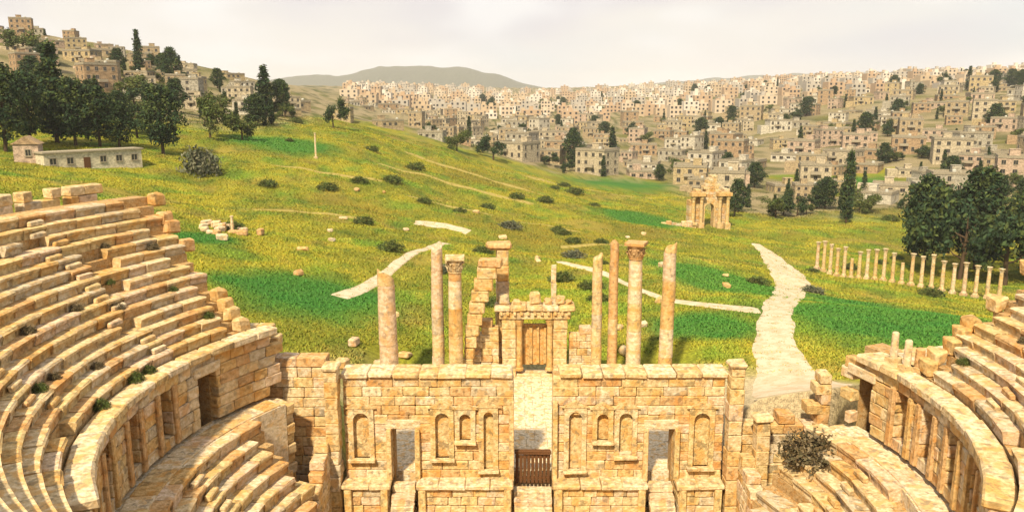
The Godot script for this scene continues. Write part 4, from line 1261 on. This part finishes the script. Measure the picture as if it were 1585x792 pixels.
func trees() -> void:
	# x, distance, kind, height factor, width factor, label
	var L := [
		[-82.2, 131.8, "pine0", 1.0, 0.95, "tall dark pine at the very left edge, nearest the low white building"],
		[-82.3, 139.0, "pine1", 0.85, 0.8, "dark pine second from the left edge of the picture"],
		[-80.5, 144.0, "cypress0", 1.45, 2.0, "tallest dark pointed tree of the left clump"],
		[-77.0, 143.5, "pine2", 0.82, 0.9, "dark bushy pine behind the left end of the long white building"],
		[-74.0, 146.0, "pine1", 0.75, 0.85, "dark bushy pine behind the middle of the long white building"],
		[-71.0, 147.0, "pine0", 0.58, 0.7, "shorter dark pine behind the right end of the long white building"],
		[-75.0, 163.0, "broad2", 0.8, 0.9, "dark rounded tree behind the pine clump on the left"],
		[-90.0, 160.0, "pine2", 0.7, 0.8, "dark pine farther back at the left edge"],
		[-84.0, 165.0, "broad0", 0.8, 0.9, "olive green rounded tree behind the left pines"],
		[-63.2, 147.0, "pine2", 0.85, 0.95, "single broad dark pine right of the long white building"],
		[-63.0, 170.0, "broad0", 1.0, 1.0, "yellow green rounded tree beyond the single broad pine"],
		[-57.0, 172.0, "broad1", 0.7, 0.8, "small yellow green tree right of the single broad pine"],
		[-108.0, 262.0, "pine1", 0.9, 0.8, "dark pine on the left hill's skyline, right one of two"],
		[-124.0, 275.0, "cypress1", 1.2, 1.4, "dark pointed tree on the left hill's skyline, left one of two"],
		[-68.0, 226.0, "cypress0", 1.15, 1.9, "dark tree on the crest where the left hill meets the field"],
		[-64.5, 230.0, "pine0", 0.7, 0.6, "small pine on the crest beside the dark crest tree"],
		[-48.6, 222.0, "broad2", 0.95, 0.75, "lone dark tree on the field's far edge, left of centre"],
		[-150.0, 255.0, "broad1", 1.1, 1.3, "olive tree between houses high on the left hill"],
		[-118.0, 232.0, "broad2", 0.75, 1.1, "wide dark tree on the left hill below the skyline"],
		[-100.0, 215.0, "broad0", 0.8, 1.1, "wide olive tree halfway up the left hill"],
		[-92.0, 200.0, "broad2", 0.8, 1.1, "dark wide tree low on the left hill"],
		[-84.0, 205.0, "pine2", 0.6, 0.7, "dark pine low on the left hill, right of the wide dark tree"],
		[-110.0, 195.0, "pine0", 0.6, 0.7, "dark pine on the left hill above the clump"],
		[-122.0, 210.0, "pine1", 0.6, 0.8, "dark pine high on the left hill near the picture edge"],
		[-96.0, 178.0, "pine1", 0.6, 0.8, "dark pine just behind the left clump"],
		[73.0, 140.0, "pine0", 1.15, 1.05, "dark tree at the left end of the big right clump"],
		[74.5, 131.0, "broad2", 1.75, 1.5, "dark rounded tree in front at the left of the right clump"],
		[79.0, 126.0, "broad2", 1.85, 1.6, "dark rounded tree in the middle of the right clump"],
		[84.0, 124.0, "pine1", 1.0, 1.15, "dark pine at the right end of the right clump"],
		[81.0, 138.0, "pine2", 1.25, 1.2, "taller dark pine behind the middle of the right clump"],
		[89.0, 133.0, "pine0", 1.15, 1.2, "dark pine behind the right end of the right clump"],
		[95.0, 152.0, "broad1", 1.6, 1.6, "green rounded tree at the picture's right edge behind the clump"],
		[88.0, 160.0, "broad0", 1.6, 1.6, "green rounded tree behind the right clump"],
		[80.8, 193.0, "cypress0", 1.45, 1.3, "tall narrow cypress between the gateway and the right clump"],
		[73.5, 206.0, "broad2", 0.8, 0.75, "dark tree left of the tall narrow cypress"],
		[66.0, 200.0, "broad1", 0.7, 0.8, "grey green tree between gateway and cypress"],
		[57.5, 204.0, "pine2", 0.6, 0.6, "dark pine just right behind the gateway"],
		[54.5, 196.0, "broad2", 0.7, 0.7, "dark rounded tree close right of the gateway"],
		[90.0, 215.0, "broad0", 0.7, 0.8, "olive tree right of the tall narrow cypress"],
		[302.0, 545.0, "cypress1", 1.25, 1.6, "pointed dark tree on the right skyline, tallest of three"],
		[316.0, 540.0, "pine0", 0.95, 1.1, "round dark tree on the right skyline, right of three"],
		[291.0, 548.0, "broad2", 1.2, 1.5, "low dark tree on the right skyline, left of three"],
		[44.5, 360.0, "cypress0", 1.1, 1.6, "dark pointed tree in the valley town left of the gateway"],
		[23.0, 306.0, "pine1", 1.0, 0.9, "dark pine at the near edge of the valley town, right of centre"],
		[28.0, 300.0, "broad2", 1.1, 1.2, "dark rounded tree beside the pine at the valley town's edge"],
		[-6.0, 260.0, "broad2", 0.9, 1.1, "dark bush-like tree at the far edge of the central field"],
		[-17.0, 250.0, "broad1", 0.8, 1.0, "green low tree at the far edge of the field, left of centre"]]
	for q in L:
		plant("pine_tree" if q[2].begins_with("pine") else ("cypress_tree" if q[2].begins_with("cyp") else "leafy_tree"), q[2], ground_at(q[0], q[1]), Vector3(q[4], q[3], q[4]), q[5], "tree", "")
	plant("round_shrub", "shrub1", ground_at(-52.8, 137.0, -0.1), Vector3(2.9, 3.5, 2.9), "big grey green domed bush on the field's left edge", "shrub")
	plant("dry_bush", "dry", Vector3(13.0, 6.55, -33.0), Vector3(1.35, 1.3, 1.35), "dry dark brown bush growing out of the right lower seats", "shrub")
	# weeds rooted in the joints of the seats
	for k in 22:
		var left := k % 3 != 0
		var row := rng.randi() % 11
		var ph := deg_to_rad(rng.randf_range(-16.0, 27.0) if left else rng.randf_range(-14.0, 3.0))
		var p := pol(-1.0 if left else 1.0, 15.65 + 0.44 * row - 0.06, ph, 11.3 + 0.432 * row - 0.02)
		var lab := "small dry weed tuft in the joints of the upper %s seats" % ("left" if left else "right")
		var sw := rng.randf_range(0.16, 0.32)
		doubles.append([plant("weed", "shrub0" if k % 2 else "dry", p, Vector3(sw, sw, sw), lab, "weed", "weeds in the seat joints"), lab, p.x / -p.z])
	# low shrubs dotted over the field
	for k in 46:
		var D := rng.randf_range(62.0, 230.0)
		var x := rng.randf_range(-0.36, 0.12) * D
		if k > 34: x = rng.randf_range(0.38, 0.6) * D; D = maxf(D, 100.0)
		if on_path(x, D): continue
		var s := rng.randf_range(0.35, 0.8) * (1.0 + D / 200.0)
		var lab := "low green shrub growing in the %s field" % ("near" if D < 120 else "far")
		doubles.append([null, lab, x / D])
		doubles[-1][0] = plant("low_shrub", "shrub%d" % (k % 2 if k % 5 == 0 else 0), ground_at(x, D, -0.05), Vector3(s * 1.4, s * 0.8, s * 1.3), "low green shrub growing in the %s field" % ("near" if D < 120 else "far"), "shrub", "low shrubs in the field" if D < 120 else "low shrubs in the far field")

func left_buildings() -> void:
	var a := Vector2(-70.0, 122.5); var b := Vector2(-61.5, 133.0)
	var mid := (a + b) * 0.5
	var t := thing("long_building", Vector3(mid.x, ground_y(mid.x, -mid.y) - 0.3, -mid.y), 0.0, "long low whitish flat-roofed building in front of the left pines", "building")
	t.rotation.y = atan2(b.y - a.y, b.x - a.x)
	var L := a.distance_to(b) + 1.5
	var m := MB.new(); m.box(Vector3(-L/2, -1.5, -3.0), Vector3(L/2, 3.0, 0))
	part("wall", m.mesh(), M.limewash, t)
	var r := MB.new(); r.box(Vector3(-L/2 - 0.25, 3.0, -3.2), Vector3(L/2 + 0.25, 3.25, 0.25))
	part("roof", r.mesh(), M.trim, t)
	for k in 6:
		if k == 2: continue
		part("window", window_mesh(0.9, 0.9), null, t, Vector3(-L/2 + L * (k + 0.5) / 6.0, 1.8, 0))
	var d := MB.new(); d.box(Vector3(-0.5, 0.2, 0), Vector3(0.5, 2.2, 0.06))
	part("door", d.mesh(), M.wood, t, Vector3(-L/2 + L * 2.5 / 6.0, 0, 0))
	var h := thing("stone_hut", ground_at(-74.5, 125.0, -0.2), 0.3, "small pinkish stone hut at the left edge beside the long white building", "building")
	var hm := MB.new(); hm.box(Vector3(-1.7, -1.0, -1.5), Vector3(1.7, 2.9, 1.5))
	part("wall", hm.mesh(), M.tints[6], h)
	var hr := MB.new(); hr.extrude(PackedVector2Array([Vector2(-2.0, 2.9), Vector2(0, 4.1), Vector2(2.0, 2.9)]), 3.4)
	part("roof", hr.mesh(), M.tints[3], h, Vector3(0, 0, 1.7))
	part("window", window_mesh(0.7, 0.9), null, h, Vector3(0.3, 1.6, 1.5))
	for q in [[-40.3, 166.5, 5.2, "tall thin pale post on the far field below the crest"], [-32.3, 92.0, 2.0, "short white post beside the stone heap in the left field"]]:
		var p := thing("marker_post", ground_at(q[0], q[1], -0.1), 0, q[3], "post", "pale posts in the field")
		var bm := MB.new(); bm.box(Vector3(-0.35, -0.4, -0.35), Vector3(0.35, 0.35, 0.35))
		part("base", bm.mesh(), stones[3], p)
		var sm := MB.new(); sm.lathe([[0.2, 0.35], [0.18, q[2] * 0.6], [0.15, q[2] - 0.2], [0.22, q[2] - 0.1], [0.2, q[2]]], 10)
		part("shaft", sm.mesh(), stones[3], p)

func town() -> void:
	var near := []; var far := []
	for k in 10: near.append(make_house_proto(k, true))
	for k in 6: far.append(make_house_proto(50 + k, false))
	var spots := []
	var want := []
	# hill on the left
	for q in [[-152.0, 290.0], [-140.0, 282.0], [-166.0, 300.0], [-128.0, 285.0], [-133.0, 262.0], [-117.0, 272.0], [-112.0, 285.0], [-101.0, 262.0], [-104.0, 282.0], [-146.0, 256.0], [-138.0, 236.0], [-158.0, 268.0], [-122.0, 246.0], [-94.0, 268.0], [-88.0, 258.0], [-84.0, 272.0], [-78.0, 264.0], [-108.0, 240.0], [-93.0, 238.0], [-70.0, 262.0], [-62.0, 256.0], [-55.0, 264.0], [-48.0, 258.0], [-41.0, 270.0], [-34.0, 264.0], [-172.0, 280.0], [-128.0, 222.0], [-102.0, 226.0], [-27.0, 276.0], [-20.0, 284.0], [-120.0, 300.0], [-150.0, 315.0], [-182.0, 310.0], [60.0, 224.0], [70.5, 232.0], [57.0, 244.0], [83.0, 226.0], [95.0, 238.0], [66.0, 254.0], [84.0, 246.0], [103.0, 226.0], [74.0, 270.0], [112.0, 240.0]]:
		want.append(Vector2(q[0], q[1]))
	for k in 900: want.append(Vector2(rng.randf_range(-0.66, -0.27), 1.0) * rng.randf_range(222.0, 330.0))
	for k in 9000:
		var D := 215.0 + pow(rng.randf(), 1.5) * 1350.0
		var x := rng.randf_range(-0.20, 0.66) * D
		if x > 52.0 and D < 206.0 + maxf(0.0, x - 85.0) * 0.4: continue
		if x <= 52.0 and D < (272.0 if x > 20.0 else 286.0): continue
		if x < -0.12 * D and D < 420.0: continue
		want.append(Vector2(x, D))
	var made := 0
	var fm := MB.new()
	fm.use_col = true
	var tree_spots := []
	for w in want:
		var gap: float = 9.6 + w.y * 0.011
		var green := false
		for L in LUSH:
			if Vector2((w.x - L[0]) / L[2], (w.y - L[1]) / L[3]).length() < 1.15: green = true
		if green: continue
		var ok := true
		for s in spots:
			if absf(s.x - w.x) < gap and absf(s.y - w.y) < gap * (0.8 if w.x < -30 else 1.0):
				ok = false; break
		if not ok: continue
		# keep some ground free
		if w.x > -40 and nz.get_noise_2d(w.x * 0.6 + 70.0, w.y * 0.6) > 0.30: tree_spots.append(w); continue
		spots.append(w)
	spots.sort_custom(func(p: Vector2, q: Vector2) -> bool: return p.y < q.y)
	for w in spots:
		var base := Vector3(w.x, ground_y(w.x, -w.y), -w.y)
		if made < 300:
			var pr: Node3D = near[rng.randi() % near.size()] if w.y < 520.0 else far[rng.randi() % far.size()]
			var ti: int = rng.randi() % M.tints.size()
			var o: Node3D = pr.duplicate()
			o.name = numbered("house")
			add_child(o)
			o.position = base
			o.rotation.y = rng.randf_range(-0.5, 0.5) + (0.35 if w.x < -40 else -0.35)
			var sc := rng.randf_range(0.55, 0.95) * (0.75 if w.x < 0 else 1.0)
			o.scale = Vector3(sc, sc * rng.randf_range(0.85, 1.1), sc)
			o.get_node("wall").material_override = M.tints[ti]
			o.get_node("roof/stair_house").material_override = M.tints[ti]
			var st: int = pr.get_meta("storeys")
			o.remove_meta("storeys")
			var px: float = w.x / w.y
			var where := "on the left hill" if w.x < -75 and w.y < 340 else (
				"along the field's far crest" if w.x < -18 and w.y < 340 else (
				"below the flat-topped mountain" if px < 0.02 else (
				"in the valley behind the columns" if px < 0.17 else (
				"on the slope behind the gateway" if px < 0.30 else (
				"around the tall right cypress" if px < 0.43 else (
				"above the dark right trees" if px < 0.58 else "at the picture's right edge"))))))
			var how: String = "low" if st == 1 else ("two-storey" if st == 2 else ("three-storey" if st == 3 else "tall four-storey"))
			var nearness := "near " if w.y < 330 else ("" if w.y < 520 else "distant ")
			var lab := "%s%s %s house %s" % [nearness, M.tint_names[ti], how, where]
			tag(o, lab, "house", "flat-roofed houses of the town")
			doubles.append([o, lab, px])
			made += 1
		else:
			var sx := rng.randf_range(4.0, 7.5); var sz := rng.randf_range(4.0, 6.0); var hh: float = [3.2, 6.2, 6.4, 9.4][rng.randi() % 4]
			var t: Array = [[0.46, 0.39, 0.30], [0.40, 0.32, 0.22], [0.52, 0.48, 0.42], [0.38, 0.28, 0.19], [0.36, 0.33, 0.29]][rng.randi() % 5]
			fm.col = Color(t[0], t[1], t[2])
			fm.box(base + Vector3(-sx, -5, -sz), base + Vector3(sx, hh, sz))
			fm.box(base + Vector3(-1.5, hh, -1.5), base + Vector3(1.5, hh + 2.4, 1.5))
			fm.col = Color(0.04, 0.04, 0.045)
			var fl := int(hh / 3.0)
			for s in fl:
				for i in 3:
					var wx := -sx + sx * 2.0 * (i + 0.5) / 3.0
					fm.box(base + Vector3(wx - 0.7, s * 3.1 + 1.0, sz - 0.2), base + Vector3(wx + 0.7, s * 3.1 + 2.5, sz + 0.06))
	for n in near + far: n.free()
	var far_mat: StandardMaterial3D = tri_mat(Color.WHITE, null, null, 1.0, 0.95)
	far_mat.vertex_color_use_as_albedo = true
	tag(part("far_town", fm.mesh(), far_mat, self), "mass of small pale houses covering the far valley and slopes", "town", "", "stuff")
	# trees between the houses
	var n := 0
	var kinds := ["broad0", "broad1", "broad2", "pine0", "pine2", "cypress0", "cypress1", "broad2"]
	var tries := 0
	while n < 299 and tries < 16000:
		tries += 1
		var D := 205.0 + pow(rng.randf(), 1.6) * 800.0
		var x := rng.randf_range(-0.10, 0.66) * D
		if n < 60: D = rng.randf_range(185.0, 300.0); x = rng.randf_range(-0.58, -0.27) * D
		elif x < 60.0 and D < 275.0: continue
		var ok := true
		for s in spots:
			if s.distance_to(Vector2(x, D)) < (5.0 if x < -40.0 else 5.2): ok = false; break
		if not ok: continue
		var k: String = kinds[rng.randi() % kinds.size()]
		var s := rng.randf_range(0.5, 1.0) * (0.7 if x < -40.0 else (0.8 if D < 330.0 else 1.0))
		var px := x / D
		var where := "on the left hill among the houses" if x < -40 else ("in the central valley town" if px < 0.17 else ("on the slope behind the gateway" if px < 0.36 else "on the right hill between houses"))
		var lab := "%s %s tree %s" % ["near" if D < 320 else ("small" if D < 480 else "distant"), "dark pointed" if k.begins_with("cyp") else ("dark pine" if k.begins_with("pine") else "rounded green"), where]
		doubles.append([plant("town_tree", k, ground_at(x, D, -0.2), Vector3(s * 1.1, s * 0.85, s * 1.1), lab, "tree", "trees between the town houses"), lab, px])
		n += 1

func field_stones() -> void:
	# heap of pinkish stones in the left field and stray blocks along the paths
	for k in 16:
		var x := -32.5 + rng.randfn() * 2.0; var D := 91.0 + rng.randfn() * 2.4
		var hh := rng.randf_range(0.4, 0.95)
		var o := part("field_stone", rough_block(rng.randf_range(0.7, 1.5), hh, rng.randf_range(0.6, 1.0), k % 3, 0.09, 0.07), stones[[6, 3, 4][k % 3]], self, ground_at(x, D, hh * 0.4), Basis(Vector3.UP, rng.randf() * 3.0))
		tag(o, "pinkish stone in the loose heap beside the short white post", "stone", "stone heap in the left field")
		doubles.append([o, "pinkish stone in the loose heap beside the short white post", x / D])
	for k in 24:
		var D := rng.randf_range(58.0, 150.0); var x := rng.randf_range(-0.28, 0.30) * D
		if on_path(x, D): continue
		var hh := rng.randf_range(0.3, 0.7)
		var o := part("field_stone", rough_block(rng.randf_range(0.6, 1.3), hh, rng.randf_range(0.5, 0.9), k % 3, 0.09, 0.07), stone(), self, ground_at(x, D, hh * 0.35), Basis(Vector3.UP, rng.randf() * 3.0))
		tag(o, "lone pale stone block lying in the green field", "stone", "stray blocks in the field")
		doubles.append([o, "lone pale stone block lying in the green field", x / D])

func grass() -> void:
	var m := MB.new()
	var r := RandomNumberGenerator.new()
	r.seed = 77
	for k in 7:
		var a := r.randf() * TAU
		var o := Vector3(r.randfn() * 0.12, 0, r.randfn() * 0.12)
		var lean := Vector3(cos(a), 0, sin(a)) * r.randf_range(0.05, 0.2)
		var s := Vector3(-sin(a), 0, cos(a)) * 0.045
		m.tri(o - s, o + s, o + lean + Vector3(0, r.randf_range(0.25, 0.5), 0))
	var mm := MultiMesh.new()
	mm.transform_format = MultiMesh.TRANSFORM_3D
	mm.use_colors = true
	mm.mesh = m.mesh()
	var tf := []; var cs := []
	var tries := 0
	while tf.size() < 150000 and tries < 260000:
		tries += 1
		var D := 42.0 + pow(rng.randf(), 1.25) * 200.0
		var x := rng.randf_range(-0.68, 0.66) * D
		if x > -10.5 and x < 13.0 and D < 57.0: continue
		if x < -10 and Vector2(x - AX, D - 29.0).length() < 24.0: continue
		if x > 13 and D < 46.0: continue
		var g := ground_color(x, -D)
		if g.r > g.g * 1.15: continue
		if on_path(x, D): continue
		var s := rng.randf_range(0.5, 1.0) * (0.8 + D / 260.0)
		var b := Basis(Vector3.UP, rng.randf() * TAU).scaled(Vector3(s * 1.2, s * 0.42, s * 1.2))
		tf.append(Transform3D(b, ground_at(x, D, -0.03)))
		var k := rng.randf_range(0.85, 1.25)
		cs.append(Color(g.r * k * rng.randf_range(0.85, 1.2), g.g * k, g.b * k))
	mm.instance_count = tf.size()
	for i in tf.size():
		mm.set_instance_transform(i, tf[i])
		mm.set_instance_color(i, cs[i])
	var o := MultiMeshInstance3D.new()
	o.name = "grass"
	o.multimesh = mm
	o.material_override = M.leaf
	add_child(o)
	tag(o, "rough yellow and green grass covering the field behind the theatre", "grass", "", "stuff")
